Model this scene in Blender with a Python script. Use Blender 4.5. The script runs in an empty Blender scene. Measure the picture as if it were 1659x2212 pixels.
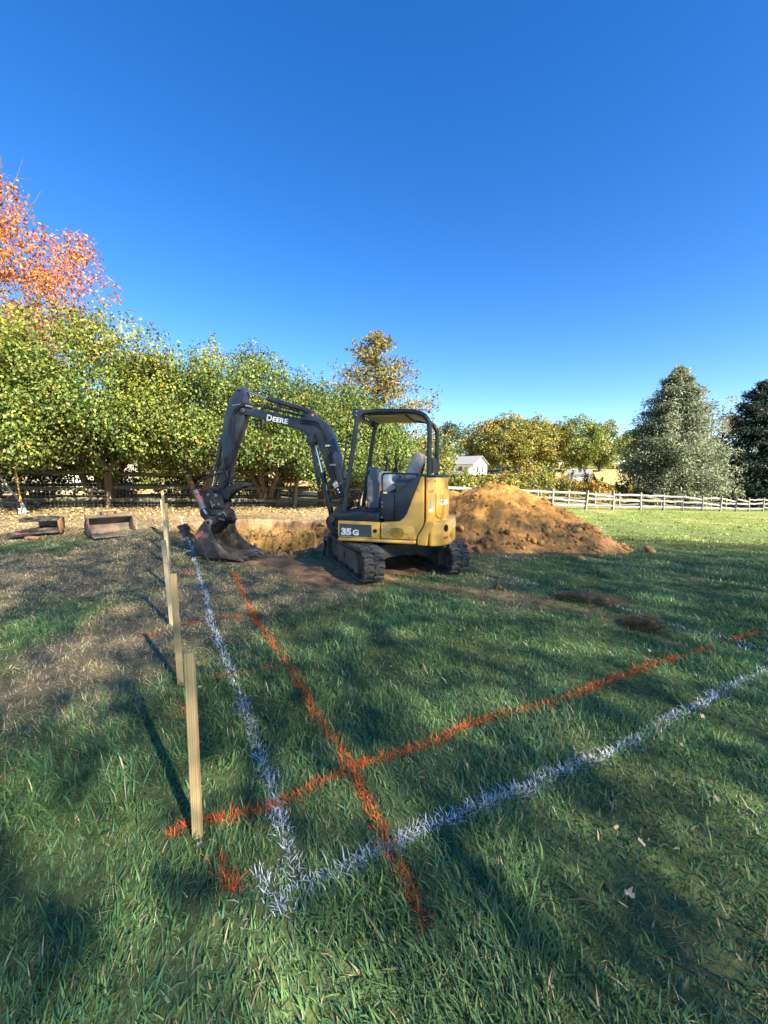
import bpy, bmesh, math
import numpy as np
from mathutils import Vector, Matrix

R = math.radians
scene = bpy.context.scene
COL = scene.collection

# ------------------------------------------------------------------ camera
cam_data = bpy.data.cameras.new('camera')
cam = bpy.data.objects.new('camera', cam_data)
COL.objects.link(cam)
cam.location = (0.0, 0.0, 1.5)
cam.rotation_euler = (R(90 - 5.17), 0, 0)
cam_data.sensor_fit = 'VERTICAL'
cam_data.sensor_height = 36.0
cam_data.lens = 840.0 / 2212.0 * 36.0
cam_data.clip_start = 0.05
cam_data.clip_end = 3000
scene.camera = cam

# ------------------------------------------------------------------ sky, sun, exposure
SUN_EL = R(33.5)
SUN_AZ = math.atan2(0.66, -0.75)          # compass angle from +Y towards +X: behind the camera, to the right
world = bpy.data.worlds.new('World')
scene.world = world
world.use_nodes = True
wn = world.node_tree
wn.nodes.clear()
w_out = wn.nodes.new('ShaderNodeOutputWorld')
w_bg = wn.nodes.new('ShaderNodeBackground')
sky = wn.nodes.new('ShaderNodeTexSky')
sky.sky_type = 'NISHITA'
sky.sun_disc = False
sky.sun_elevation = SUN_EL
sky.sun_rotation = SUN_AZ
sky.altitude = 150
sky.air_density = 1.0
sky.dust_density = 0.0
sky.ozone_density = 2.5
w_bg.inputs['Strength'].default_value = 0.0605
w_hs = wn.nodes.new('ShaderNodeHueSaturation')
w_hs.inputs['Saturation'].default_value = 1.36
w_hs.inputs['Hue'].default_value = 0.511
wn.links.new(sky.outputs['Color'], w_hs.inputs['Color'])
wn.links.new(w_hs.outputs['Color'], w_bg.inputs['Color'])
wn.links.new(w_bg.outputs['Background'], w_out.inputs['Surface'])

sun_data = bpy.data.lights.new('sun', 'SUN')
sun_data.energy = 4.8
sun_data.angle = R(0.6)
sun_data.color = (1.0, 0.90, 0.74)
sun = bpy.data.objects.new('sun', sun_data)
COL.objects.link(sun)
sun_dir = Vector((math.sin(SUN_AZ) * math.cos(SUN_EL), math.cos(SUN_AZ) * math.cos(SUN_EL), math.sin(SUN_EL)))
sun.rotation_euler = sun_dir.to_track_quat('Z', 'Y').to_euler()
sun.location = (20, -25, 30)

vs = scene.view_settings
vs.view_transform = 'Standard'
vs.look = 'None'
vs.exposure = 2.25
vs.gamma = 1.0
scene.cycles.use_denoising = True
scene.cycles.max_bounces = 6
scene.cycles.diffuse_bounces = 3
scene.cycles.transparent_max_bounces = 4
scene.cycles.sample_clamp_indirect = 4.0

# ------------------------------------------------------------------ numpy noise
def _hash(ix, iy, iz, seed):
    h = (ix.astype(np.int64) * 374761393 + iy.astype(np.int64) * 668265263 + iz.astype(np.int64) * 2147483647 + seed * 1274126177) & 0xffffffff
    h = ((h ^ (h >> 13)) * 1274126177) & 0xffffffff
    h = (h ^ (h >> 16)) & 0xffffffff
    return h.astype(np.float64) / 0xffffffff

def vnoise(x, y, z=None, seed=0):
    x = np.asarray(x, float); y = np.asarray(y, float)
    z = np.zeros_like(x) if z is None else np.asarray(z, float)
    ix, iy, iz = np.floor(x), np.floor(y), np.floor(z)
    fx, fy, fz = x - ix, y - iy, z - iz
    fx, fy, fz = [f * f * (3 - 2 * f) for f in (fx, fy, fz)]
    out = 0
    for a in (0, 1):
        for b in (0, 1):
            for c in ((0, 1) if np.any(fz) else (0,)):
                w = (fx if a else 1 - fx) * (fy if b else 1 - fy) * (fz if c else 1 - fz)
                out = out + w * _hash(ix + a, iy + b, iz + c, seed)
    return out                                     # 0..1

def fbm(x, y, z=None, octaves=4, seed=0, gain=0.5):
    s, amp, tot = 0, 1.0, 0
    x = np.asarray(x, float); y = np.asarray(y, float)
    z = None if z is None else np.asarray(z, float)
    for k in range(octaves):
        s = s + amp * (vnoise(x * 2 ** k, y * 2 ** k, None if z is None else z * 2 ** k, seed + k * 17) - 0.5)
        tot += amp
        amp *= gain
    return s / tot * 2                             # about -1..1

def sstep(a, b, x):
    t = np.clip((np.asarray(x, float) - a) / (b - a), 0, 1)
    return t * t * (3 - 2 * t)

# ------------------------------------------------------------------ mesh helpers
def fast_mesh(name, V, quads=None, tris=None, col=None, smooth=False):
    V = np.asarray(V, np.float32)
    me = bpy.data.meshes.new(name)
    nq = 0 if quads is None else len(quads)
    nt = 0 if tris is None else len(tris)
    idx = np.concatenate([np.asarray(a, np.int32).ravel() for a in (quads, tris) if a is not None and len(a)])
    starts = np.concatenate([np.arange(nq, dtype=np.int32) * 4, nq * 4 + np.arange(nt, dtype=np.int32) * 3])
    me.vertices.add(len(V)); me.vertices.foreach_set('co', V.ravel())
    me.loops.add(len(idx)); me.loops.foreach_set('vertex_index', idx)
    me.polygons.add(nq + nt); me.polygons.foreach_set('loop_start', starts)
    if col is not None:
        at = me.color_attributes.new('Col', 'FLOAT_COLOR', 'POINT')
        c4 = np.ones((len(V), 4), np.float32); c4[:, :3] = col
        at.data.foreach_set('color', c4.ravel())
    me.update(calc_edges=True)
    if smooth:
        me.polygons.foreach_set('use_smooth', np.ones(nq + nt, bool))
    me.validate()
    return me

def link(name, me, mat=None, parent=None, loc=None, rot=None):
    o = bpy.data.objects.new(name, me)
    COL.objects.link(o)
    if mat is not None and len(me.materials) == 0:
        me.materials.append(mat)
    if parent is not None:
        o.parent = parent
    if loc is not None:
        o.location = loc
    if rot is not None:
        o.rotation_euler = rot
    return o

def thing(name, label, cat, loc=(0, 0, 0), rotz=0.0, group=None):
    o = bpy.data.objects.new(name, None)
    COL.objects.link(o)
    o.empty_display_size = 0.2
    o.location = loc
    o.rotation_euler = (0, 0, rotz)
    tag(o, label, cat, group)
    return o

def tag(o, label=None, cat=None, group=None, kind=None):
    if label: o['label'] = label
    if cat: o['category'] = cat
    if group: o['group'] = group
    if kind: o['kind'] = kind
    return o

class MB:
    """collects solid shapes, then builds them as ONE mesh object"""
    def __init__(s):
        s.V = []; s.F = []
    def add(s, V, F):
        n = len(s.V)
        s.V += [tuple(v) for v in V]
        s.F += [tuple(i + n for i in f) for f in F]
        return s
    def box(s, c, d, rot=None):
        x, y, z = d[0] / 2, d[1] / 2, d[2] / 2
        V = [Vector(p) for p in ((-x, -y, -z), (x, -y, -z), (x, y, -z), (-x, y, -z), (-x, -y, z), (x, -y, z), (x, y, z), (-x, y, z))]
        if rot is not None:
            V = [rot @ v for v in V]
        V = [v + Vector(c) for v in V]
        return s.add(V, [(0, 3, 2, 1), (4, 5, 6, 7), (0, 1, 5, 4), (1, 2, 6, 5), (2, 3, 7, 6), (3, 0, 4, 7)])
    def prism(s, poly, y0, y1):
        """polygon in x,z swept from y0 to y1"""
        n = len(poly)
        a = sum(poly[i][0] * poly[(i + 1) % n][1] - poly[(i + 1) % n][0] * poly[i][1] for i in range(n))
        if a < 0: poly = poly[::-1]
        V = [(p[0], y0, p[1]) for p in poly] + [(p[0], y1, p[1]) for p in poly]
        F = [tuple(range(n)), tuple(range(2 * n - 1, n - 1, -1))]
        F += [((i + 1) % n, i, n + i, n + (i + 1) % n) for i in range(n)]
        return s.add(V, F)
    def slab(s, poly, z0, z1):
        """polygon in x,y swept from z0 to z1"""
        n = len(poly)
        a = sum(poly[i][0] * poly[(i + 1) % n][1] - poly[(i + 1) % n][0] * poly[i][1] for i in range(n))
        if a < 0: poly = poly[::-1]
        V = [(p[0], p[1], z0) for p in poly] + [(p[0], p[1], z1) for p in poly]
        F = [tuple(range(n - 1, -1, -1)), tuple(range(n, 2 * n))]
        F += [(i, (i + 1) % n, n + (i + 1) % n, n + i) for i in range(n)]
        return s.add(V, F)
    def tube(s, pts, r, n=8, caps=True):
        pts = [Vector(p) for p in pts]
        rs = r if isinstance(r, (list, tuple, np.ndarray)) else [r] * len(pts)
        base = len(s.V); up = None
        for i, p in enumerate(pts):
            t = (pts[min(i + 1, len(pts) - 1)] - pts[max(i - 1, 0)])
            t = t.normalized() if t.length > 1e-9 else Vector((0, 0, 1))
            if up is None:
                up = t.orthogonal().normalized()
            else:
                up = (up - t * up.dot(t))
                up = up.normalized() if up.length > 1e-6 else t.orthogonal().normalized()
            w = t.cross(up)
            for k in range(n):
                a = 2 * math.pi * k / n
                s.V.append(tuple(p + (up * math.cos(a) + w * math.sin(a)) * rs[i]))
        for i in range(len(pts) - 1):
            for k in range(n):
                a = base + i * n + k; b = base + i * n + (k + 1) % n
                s.F.append((a, b, b + n, a + n))
        if caps:
            s.F.append(tuple(base + k for k in range(n - 1, -1, -1)))
            e = base + (len(pts) - 1) * n
            s.F.append(tuple(e + k for k in range(n)))
        return s
    def cyl(s, p0, p1, r, r1=None, n=16):
        return s.tube([p0, p1], [r, r if r1 is None else r1], n)
    def smoothtube(s, pts, r, n=8, sub=6):
        return s.tube(spline(pts, sub), r, n)
    def build(s, name, mat, parent=None, bevel=0.0, seg=2, angle=35, xf=None, smooth=True):
        V = s.V if xf is None else [tuple(xf @ Vector(v)) for v in s.V]
        me = bpy.data.meshes.new(name)
        me.from_pydata(V, [], s.F)
        if bevel > 0:
            bm = bmesh.new(); bm.from_mesh(me)
            ed = [e for e in bm.edges if len(e.link_faces) == 2 and e.calc_face_angle(0) > R(30)]
            try:
                bmesh.ops.bevel(bm, geom=ed, offset=bevel, offset_type='OFFSET', segments=seg, profile=0.5, affect='EDGES', clamp_overlap=True)
            except Exception:
                pass
            bm.to_mesh(me); bm.free()
        me.update()
        if smooth:
            me.polygons.foreach_set('use_smooth', np.ones(len(me.polygons), bool))
            me.set_sharp_from_angle(angle=R(angle))
        return link(name, me, mat, parent)

def spline(pts, sub=6):
    P = [Vector(p) for p in pts]
    out = []
    for i in range(len(P) - 1):
        p0 = P[max(i - 1, 0)]; p1 = P[i]; p2 = P[i + 1]; p3 = P[min(i + 2, len(P) - 1)]
        for k in range(sub):
            t = k / sub
            out.append(0.5 * ((2 * p1) + (p2 - p0) * t + (2 * p0 - 5 * p1 + 4 * p2 - p3) * t * t + (3 * p1 - p0 - 3 * p2 + p3) * t ** 3))
    out.append(P[-1])
    return out

def text_mesh(txt, size, extrude=0.002, offset=0.0, shear=0.0):
    cu = bpy.data.curves.new('lettering', 'FONT')
    cu.body = txt; cu.size = size; cu.extrude = extrude; cu.offset = offset; cu.shear = shear
    cu.resolution_u = 4
    o = bpy.data.objects.new('lettering', cu)
    COL.objects.link(o)
    bpy.context.view_layer.update()
    me = bpy.data.meshes.new_from_object(o.evaluated_get(bpy.context.evaluated_depsgraph_get()))
    bpy.data.objects.remove(o)
    V = np.array([v.co[:] for v in me.vertices])
    F = [tuple(p.vertices) for p in me.polygons]
    return V, F

# ------------------------------------------------------------------ materials
def nodes(name):
    m = bpy.data.materials.new(name)
    m.use_nodes = True
    nt = m.node_tree
    b = nt.nodes['Principled BSDF']
    return m, nt, b

def coord(nt, kind='Object', scale=None):
    tc = nt.nodes.new('ShaderNodeTexCoord')
    out = tc.outputs[kind]
    if scale is not None:
        mp = nt.nodes.new('ShaderNodeMapping')
        mp.inputs['Scale'].default_value = scale
        nt.links.new(out, mp.inputs['Vector']); out = mp.outputs['Vector']
    return out

def tex(nt, vec, scale, detail=4, rough=0.55, kind='ShaderNodeTexNoise', dist=0.0):
    n = nt.nodes.new(kind)
    n.inputs['Scale'].default_value = scale
    if 'Detail' in n.inputs: n.inputs['Detail'].default_value = detail
    if 'Roughness' in n.inputs: n.inputs['Roughness'].default_value = rough
    if 'Distortion' in n.inputs: n.inputs['Distortion'].default_value = dist
    nt.links.new(vec, n.inputs['Vector'])
    return n.outputs['Fac'] if 'Fac' in n.outputs else n.outputs[0]

def ramp(nt, fac, stops):
    r = nt.nodes.new('ShaderNodeValToRGB')
    e = r.color_ramp.elements
    while len(e) < len(stops): e.new(0.5)
    for el, (p, c) in zip(e, stops):
        el.position = p
        el.color = (*c, 1) if len(c) == 3 else c
    nt.links.new(fac, r.inputs['Fac'])
    return r.outputs['Color']

def mix(nt, fac, a, b, mode='MIX'):
    m = nt.nodes.new('ShaderNodeMix')
    m.data_type = 'RGBA'; m.blend_type = mode
    for sock, v in ((m.inputs['Factor'], fac), (m.inputs['A'], a), (m.inputs['B'], b)):
        if isinstance(v, (int, float)): sock.default_value = v
        elif isinstance(v, tuple): sock.default_value = (*v, 1) if len(v) == 3 else v
        else: nt.links.new(v, sock)
    return m.outputs['Result']

def bump(nt, b, h, strength=0.3, dist=0.01):
    n = nt.nodes.new('ShaderNodeBump')
    n.inputs['Strength'].default_value = strength
    n.inputs['Distance'].default_value = dist
    nt.links.new(h, n.inputs['Height'])
    nt.links.new(n.outputs['Normal'], b.inputs['Normal'])

def M(name, c1, c2=None, scale=6, rough=0.5, metal=0.0, dirt=None, dscale=3.0, dlo=0.52, dhi=0.72, bmp=0.0, bscale=60, kind='Object', vscale=None, rough2=None):
    m, nt, b = nodes(name)
    v = coord(nt, kind, vscale)
    col = c1
    if c2 is not None:
        col = ramp(nt, tex(nt, v, scale, 5), [(0.32, c1), (0.68, c2)])
    if dirt is not None:
        f = ramp(nt, tex(nt, v, dscale, 8, 0.68), [(dlo, (0, 0, 0)), (dhi, (1, 1, 1))])
        col = mix(nt, f, col, dirt)
        rr = mix(nt, f, (rough,) * 3, (0.92,) * 3)
        nt.links.new(rr, b.inputs['Roughness'])
    else:
        b.inputs['Roughness'].default_value = rough
    if isinstance(col, tuple): b.inputs['Base Color'].default_value = (*col, 1)
    else: nt.links.new(col, b.inputs['Base Color'])
    b.inputs['Metallic'].default_value = metal
    if bmp > 0: bump(nt, b, tex(nt, v, bscale, 4), bmp)
    return m

def attr_mat(name, rough=0.6, trans=0.0, vary=0.25, vscale=30, spec=0.3, bmp=0.0, bscale=80):
    m, nt, b = nodes(name)
    a = nt.nodes.new('ShaderNodeVertexColor'); a.layer_name = 'Col'
    v = coord(nt, 'Object')
    f = tex(nt, v, vscale, 3)
    col = mix(nt, 1.0, a.outputs['Color'], ramp(nt, f, [(0.25, (1 - vary,) * 3), (0.75, (1 + vary,) * 3)]), 'MULTIPLY')
    nt.links.new(col, b.inputs['Base Color'])
    b.inputs['Roughness'].default_value = rough
    b.inputs['Specular IOR Level'].default_value = spec
    if bmp > 0: bump(nt, b, tex(nt, v, bscale, 5), bmp, 0.02)
    if trans > 0:
        t = nt.nodes.new('ShaderNodeBsdfTranslucent')
        nt.links.new(col, t.inputs['Color'])
        ms = nt.nodes.new('ShaderNodeMixShader')
        ms.inputs['Fac'].default_value = trans
        nt.links.new(b.outputs['BSDF'], ms.inputs[1]); nt.links.new(t.outputs['BSDF'], ms.inputs[2])
        nt.links.new(ms.outputs['Shader'], nt.nodes['Material Output'].inputs['Surface'])
    return m

MAT = {}
MAT['leaf'] = attr_mat('leaf', 0.5, 0.35, 0.15, 4, 0.35)
MAT['grass'] = attr_mat('grass_blade', 0.5, 0.30, 0.2, 2, 0.35)
MAT['soil'] = attr_mat('soil', 0.95, 0, 0.35, 14, 0.1, 0.9, 35)
MAT['paint_white'] = attr_mat('sprayed_white', 0.75, 0.1, 0.1, 20, 0.2)
MAT['bark'] = M('bark', (0.05, 0.038, 0.028), (0.13, 0.10, 0.075), 9, 0.95, bmp=0.8, bscale=25, vscale=(1, 1, 0.25))
# ------------------------------------------------------------------ terrain
def terrain(x, y):
    x = np.asarray(x, float); y = np.asarray(y, float)
    s = sstep(7.3, 12.0, y)
    side = np.where(x < 0, np.minimum(0.15 - 0.03 * x, 0.5), np.maximum(0.15 - 0.05 * x, -1.35))
    z = s * side
    far = sstep(45, 130, y)
    z = z * (1 - far) + far * (3.6 + 0.6 * np.sin(x / 40.0))
    z = z - 0.5 * sstep(30, 45, y) * (1 - far)
    z = z + 0.018 * fbm(x * 0.8, y * 0.8, octaves=3, seed=3) * sstep(60, 20, y)
    z = z + 22 * sstep(200, 900, np.hypot(x, y))
    return z

PIT = np.array([(-5.3, 10.2), (-4.7, 10.95), (-2.1, 11.15), (-1.45, 10.6), (-1.25, 8.2), (-1.9, 7.75), (-3.3, 7.95), (-4.4, 8.9)])
PIT_BOX = (-6.0, -0.6, 7.2, 11.8)

def poly_sdf(px, py, P):
    """signed distance to a polygon, positive inside"""
    d = np.full(px.shape, 1e9); inside = np.zeros(px.shape, bool)
    for i in range(len(P)):
        a = P[i]; b = P[(i + 1) % len(P)]
        e = b - a
        t = np.clip(((px - a[0]) * e[0] + (py - a[1]) * e[1]) / (e @ e), 0, 1)
        d = np.minimum(d, np.hypot(px - a[0] - t * e[0], py - a[1] - t * e[1]))
        c = (a[1] > py) != (b[1] > py)
        inside ^= c & (px < (b[0] - a[0]) * (py - a[1]) / (b[1] - a[1] + 1e-12) + a[0])
    return np.where(inside, d, -d)

def seg_dist(px, py, P):
    d = np.full(np.shape(px), 1e9)
    P = np.asarray(P, float)
    for a, b in zip(P[:-1], P[1:]):
        e = b - a
        t = np.clip(((px - a[0]) * e[0] + (py - a[1]) * e[1]) / (e @ e + 1e-12), 0, 1)
        d = np.minimum(d, np.hypot(px - a[0] - t * e[0], py - a[1] - t * e[1]))
    return d

def bare_soil(x, y):
    """0..1, how much of the turf is worn or scraped away to soil"""
    n = 0.55 * fbm(x * 1.3, y * 1.3, octaves=4, seed=21)
    p = poly_sdf(x, y, PIT)
    m = sstep(-0.55, -0.1, p + 0.35 * n)
    track = seg_dist(x, y, [(-2.9, 7.2), (-2.0, 6.75), (-1.3, 6.3), (-0.7, 5.6)])
    m = np.maximum(m, sstep(0.85, 0.25, track + 0.5 * n))
    under = np.hypot((x - 0.1) / 1.0, (y - 6.4) / 0.9)
    m = np.maximum(m, 0.95 * sstep(1.15, 0.6, under + 0.5 * n))
    scrape = seg_dist(x, y, [(0.6, 5.2), (1.5, 5.0), (2.3, 4.3), (2.6, 3.85)])
    m = np.maximum(m, 0.55 * sstep(0.36, 0.05, scrape + 0.7 * n))
    return np.clip(m, 0, 1)

def dryness(x, y):
    """0..1, brown dormant turf instead of green"""
    n = fbm(x * 0.9, y * 0.9, octaves=4, seed=33)
    n2 = fbm(x * 0.33, y * 0.33, octaves=3, seed=35)
    left = sstep(-0.6, -2.6, x - 0.12 * (y - 3)) * sstep(1.7, 2.8, y)
    d = left * sstep(-0.30, 0.40, n + 0.22)
    d = np.maximum(d, 0.8 * sstep(0.9, 0.2, seg_dist(x, y, [(-2.2, 5.0), (-1.6, 4.3), (-0.7, 4.9)]) + 0.5 * n))
    far = sstep(8.5, 10.5, y - 0.25 * np.minimum(x, 0) * 0) * sstep(0.5, -1.5, x)
    d = np.maximum(d, far * sstep(-0.7, 0.2, n + 0.5))
    d = np.maximum(d, 0.55 * sstep(0.25, 0.6, n2) + 0.25 * sstep(0.2, 0.6, n))
    d = np.maximum(d, 0.85 * sstep(60, 85, y))
    return np.clip(d, 0, 1)

SOIL_A = np.array((0.40, 0.205, 0.065)); SOIL_B = np.array((0.26, 0.15, 0.075))

def axis(lo, hi, step, far_lo, far_hi):
    core = np.arange(lo, hi + 1e-6, step)
    def grow(start, end):
        out = []; x = 0.0; s = step
        while x < end:
            s *= 1.13; x += s; out.append(x)
        return np.array(out)
    return np.concatenate([lo - grow(0, lo - far_lo)[::-1], core, hi + grow(0, far_hi - hi)])

gx = axis(-9.0, 9.0, 0.10, -900, 900)
gy = axis(0.6, 13.0, 0.10, -60, 1000)
# the pit box edges become grid lines
def snap(a, vals):
    for v in vals: a[np.argmin(np.abs(a - v))] = v
snap(gx, PIT_BOX[:2]); snap(gy, PIT_BOX[2:])
GX, GY = np.meshgrid(gx, gy)
def ground_colour(x, y):
    dry = dryness(x, y)[..., None]; bare = bare_soil(x, y)[..., None]
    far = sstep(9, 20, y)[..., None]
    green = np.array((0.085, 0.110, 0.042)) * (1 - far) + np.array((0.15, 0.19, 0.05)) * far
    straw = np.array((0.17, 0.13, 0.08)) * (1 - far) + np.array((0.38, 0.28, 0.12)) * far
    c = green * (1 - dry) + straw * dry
    nn = (0.5 + 0.5 * fbm(x * 3, y * 3, octaves=3, seed=5))[..., None]
    c = c * (0.75 + 0.5 * nn)
    soil = SOIL_B * (1 - nn) + np.array((0.34, 0.215, 0.115)) * nn
    return c * (1 - bare) + soil * bare
gz = terrain(GX, GY)
rut = bare_soil(GX, GY) * (GY < 7.6) * (GY > 4)
gz = gz + rut * (0.02 * fbm(GX * 5, GY * 5, octaves=3, seed=8) - 0.012)
V = np.stack([GX, GY, gz], -1).reshape(-1, 3)
nxg, nyg = len(gx), len(gy)
ii, jj = np.meshgrid(np.arange(nxg - 1), np.arange(nyg - 1))
ii = ii.ravel(); jj = jj.ravel()
cx = 0.5 * (gx[ii] + gx[ii + 1]); cy = 0.5 * (gy[jj] + gy[jj + 1])
keep = ~((cx > PIT_BOX[0]) & (cx < PIT_BOX[1]) & (cy > PIT_BOX[2]) & (cy < PIT_BOX[3]))
a = (jj * nxg + ii)[keep]
quads = np.stack([a, a + 1, a + nxg + 1, a + nxg], -1)
MAT['ground'] = attr_mat('turf_and_earth', 0.95, 0, 0.4, 9, 0.1, 0.5, 30)
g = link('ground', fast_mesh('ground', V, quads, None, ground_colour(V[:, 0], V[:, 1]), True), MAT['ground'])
tag(g, 'lawn of green and dry brown turf with bare scraped earth', None, None, 'structure')

# the dug pit with its toothed far wall
px = np.arange(PIT_BOX[0], PIT_BOX[1] + 1e-6, 0.03); py = np.arange(PIT_BOX[2], PIT_BOX[3] + 1e-6, 0.03)
px[-1] = PIT_BOX[1]; py[-1] = PIT_BOX[3]
PXX, PYY = np.meshgrid(px, py)
def pit_height(x, y):
    base = terrain(x, y)
    d = poly_sdf(x, y, PIT)
    tooth = np.abs(((x * 1.0 + 0.14 * fbm(x * 1.6, y * 0.7, seed=41)) / 0.235) % 1.0 - 0.5) * 2
    groove = -0.11 * np.maximum(0, tooth - 0.55) * sstep(9.5, 10.3, y) * sstep(0.35, 0.7, vnoise(x * 1.3, y * 1.1, seed=42)) * sstep(0.1, 0.3, d)
    d2 = d + groove + 0.20 * fbm(x * 1.8, y * 1.8, octaves=5, seed=44, gain=0.62) + 0.03 * fbm(x * 12, y * 12, octaves=3, seed=45)
    prof = 0.20 * sstep(-0.10, 0.06, d2) + 0.50 * sstep(0.02, 0.42, d2) + 0.30 * sstep(0.22, 0.62, d2 + 0.08 * fbm(x * 5, y * 5, octaves=3, seed=43))
    lip = 0.05 * sstep(-0.5, -0.1, d) * sstep(0.1, -0.15, d) * (0.5 + fbm(x * 3, y * 3, octaves=3, seed=46)) * sstep(9, 10, y)
    edge = np.minimum.reduce([x - PIT_BOX[0], PIT_BOX[1] - x, y - PIT_BOX[2], PIT_BOX[3] - y])
    rough = 0.055 * fbm(x * 6, y * 6, octaves=5, seed=47, gain=0.62) * sstep(0.0, 0.3, edge) * sstep(-0.4, 0.0, d)
    return base + (lip + rough) * sstep(0, 0.15, edge) - 1.02 * prof * sstep(0, 0.1, edge), d, prof
PZ, PD, PP = pit_height(PXX, PYY)
c0 = ground_colour(PXX, PYY)
nn = (0.5 + 0.5 * fbm(PXX * 4, PYY * 4, PZ * 4, octaves=4, seed=50))[..., None]
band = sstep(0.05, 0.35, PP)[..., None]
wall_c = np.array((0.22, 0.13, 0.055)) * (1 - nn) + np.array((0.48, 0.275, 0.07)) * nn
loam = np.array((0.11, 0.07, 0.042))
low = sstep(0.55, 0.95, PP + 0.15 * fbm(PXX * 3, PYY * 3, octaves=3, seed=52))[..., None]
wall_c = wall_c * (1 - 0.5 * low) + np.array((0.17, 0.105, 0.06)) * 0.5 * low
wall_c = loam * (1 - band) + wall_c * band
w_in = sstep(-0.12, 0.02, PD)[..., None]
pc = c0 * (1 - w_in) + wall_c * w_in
pv = np.stack([PXX, PYY, PZ], -1).reshape(-1, 3)
npx, npy = len(px), len(py)
ii, jj = np.meshgrid(np.arange(npx - 1), np.arange(npy - 1))
a = (jj * npx + ii).ravel()
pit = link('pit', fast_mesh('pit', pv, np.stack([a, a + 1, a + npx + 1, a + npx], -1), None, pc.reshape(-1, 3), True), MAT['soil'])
tag(pit, 'open dug pit with tooth marks down its sandy far wall', None, None, 'structure')

def gz_at(x, y):
    x = np.asarray(x, float); y = np.asarray(y, float)
    z = terrain(x, y)
    inb = (x > PIT_BOX[0]) & (x < PIT_BOX[1]) & (y > PIT_BOX[2]) & (y < PIT_BOX[3])
    if np.any(inb):
        z = np.where(inb, pit_height(x, y)[0], z)
    return z

# ------------------------------------------------------------------ clods
def ico(sub=1):
    bm = bmesh.new()
    bmesh.ops.create_icosphere(bm, subdivisions=sub, radius=1.0)
    V = np.array([v.co[:] for v in bm.verts]); F = np.array([[v.index for v in f.verts] for f in bm.faces])
    bm.free()
    return V, F
ICO1 = ico(1); ICO2 = ico(2)

def clods(rng, P, sizes, base, sub=1):
    """many lumps joined in one mesh: vertices, triangles, colours"""
    V0, F0 = (ICO1 if sub == 1 else ICO2)
    VV, FF, CC = [], [], []
    for k, (p, s) in enumerate(zip(P, sizes)):
        sc = s * rng.uniform(0.6, 1.2, 3) * np.array((1, 1, 0.75))
        q = np.array(Matrix.Rotation(rng.uniform(0, 6.28), 3, Vector(rng.normal(size=3)).normalized()))
        d = rng.uniform(0.62, 1.25, len(V0)) if sub == 1 else 1 + 0.45 * fbm(V0[:, 0] * 1.6 + k * 7.1, V0[:, 1] * 1.6, V0[:, 2] * 1.6, octaves=4, seed=60)
        VV.append((V0 * d[:, None] * sc) @ q.T + p)
        FF.append(F0 + k * len(V0))
        CC.append(np.repeat((base * rng.uniform(0.45, 1.2))[None], len(V0), 0))
    return np.concatenate(VV), np.concatenate(FF), np.concatenate(CC)

rng = np.random.default_rng(5)
# loose lumps along the near lip of the pit
n = 300
t = rng.uniform(0, 1, n)
lx = -3.4 + 2.2 * t + rng.normal(0, 0.1, n); ly = 7.55 + 0.12 * np.sin(t * 5) + rng.normal(0, 0.13, n)
ls = rng.gamma(2.0, 0.014, n).clip(0.01, 0.065)
n2 = 420
lx = np.concatenate([lx, rng.uniform(-4.8, -1.6, n2)]); ly = np.concatenate([ly, 10.95 - np.abs(rng.normal(0, 0.45, n2))])
ls = np.concatenate([ls, rng.gamma(1.4, 0.018, n2).clip(0.01, 0.09)])
P = np.stack([lx, ly, gz_at(lx, ly) + ls * 0.35], -1)
v, f, c = clods(rng, P, ls, np.array((0.30, 0.18, 0.085)))
tag(link('soil_lumps', fast_mesh('soil_lumps', v, None, f, c), MAT['soil']), 'loose brown soil lumps along the near lip of the pit', 'soil', None, 'stuff')

# ------------------------------------------------------------------ mound of dug earth
def mound_height(x, y):
    def hill(cx, cy, rx, ry, h, rot=0.0, p=1.0):
        c, s = math.cos(rot), math.sin(rot)
        u = ((x - cx) * c + (y - cy) * s) / rx; v = (-(x - cx) * s + (y - cy) * c) / ry
        r = np.sqrt(u * u + v * v)
        return h * np.clip(1 - r ** p, 0, None)
    k = 0.5 * fbm(x * 0.9, y * 0.9, octaves=3, seed=70)
    h = np.maximum.reduce([
        hill(2.85, 9.75, 2.65, 2.0, 1.27, -0.08, 1.7),
        hill(1.75, 9.9, 1.7, 1.5, 1.08, 0.1, 1.6),
        hill(2.45, 9.0, 1.55, 1.15, 0.95, 0.0, 1.6),
        hill(1.55, 9.15, 1.0, 0.8, 0.66, 0.0, 1.5),
        hill(3.75, 8.65, 1.6, 1.05, 0.58, -0.45, 1.5),
        hill(2.75, 8.3, 1.6, 0.72, 0.36, 0.1, 1.3)])
    h = h + 0.30 * k * sstep(0, 0.35, h)
    crumb = 0.16 * fbm(x * 2.6, y * 2.6, octaves=5, seed=72, gain=0.62) + 0.055 * np.abs(fbm(x * 9, y * 9, octaves=3, seed=74))
    h = h + crumb * sstep(0.02, 0.25, h)
    return h
mx = np.arange(-0.1, 6.0, 0.033); my = np.arange(7.0, 12.3, 0.04)
MX, MY = np.meshgrid(mx, my)
MH = mound_height(MX, MY)
MZ = terrain(MX, MY) + np.where(MH > 0.004, MH, -0.08)
mv = np.stack([MX, MY, MZ], -1).reshape(-1, 3)
nn = (0.5 + 0.5 * fbm(MX * 1.6, MY * 1.6, MZ * 1.6, octaves=4, seed=76))
mc = np.array((0.34, 0.175, 0.06))[None, None] * (1 - nn[..., None]) + np.array((0.55, 0.275, 0.068))[None, None] * nn[..., None]
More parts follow.
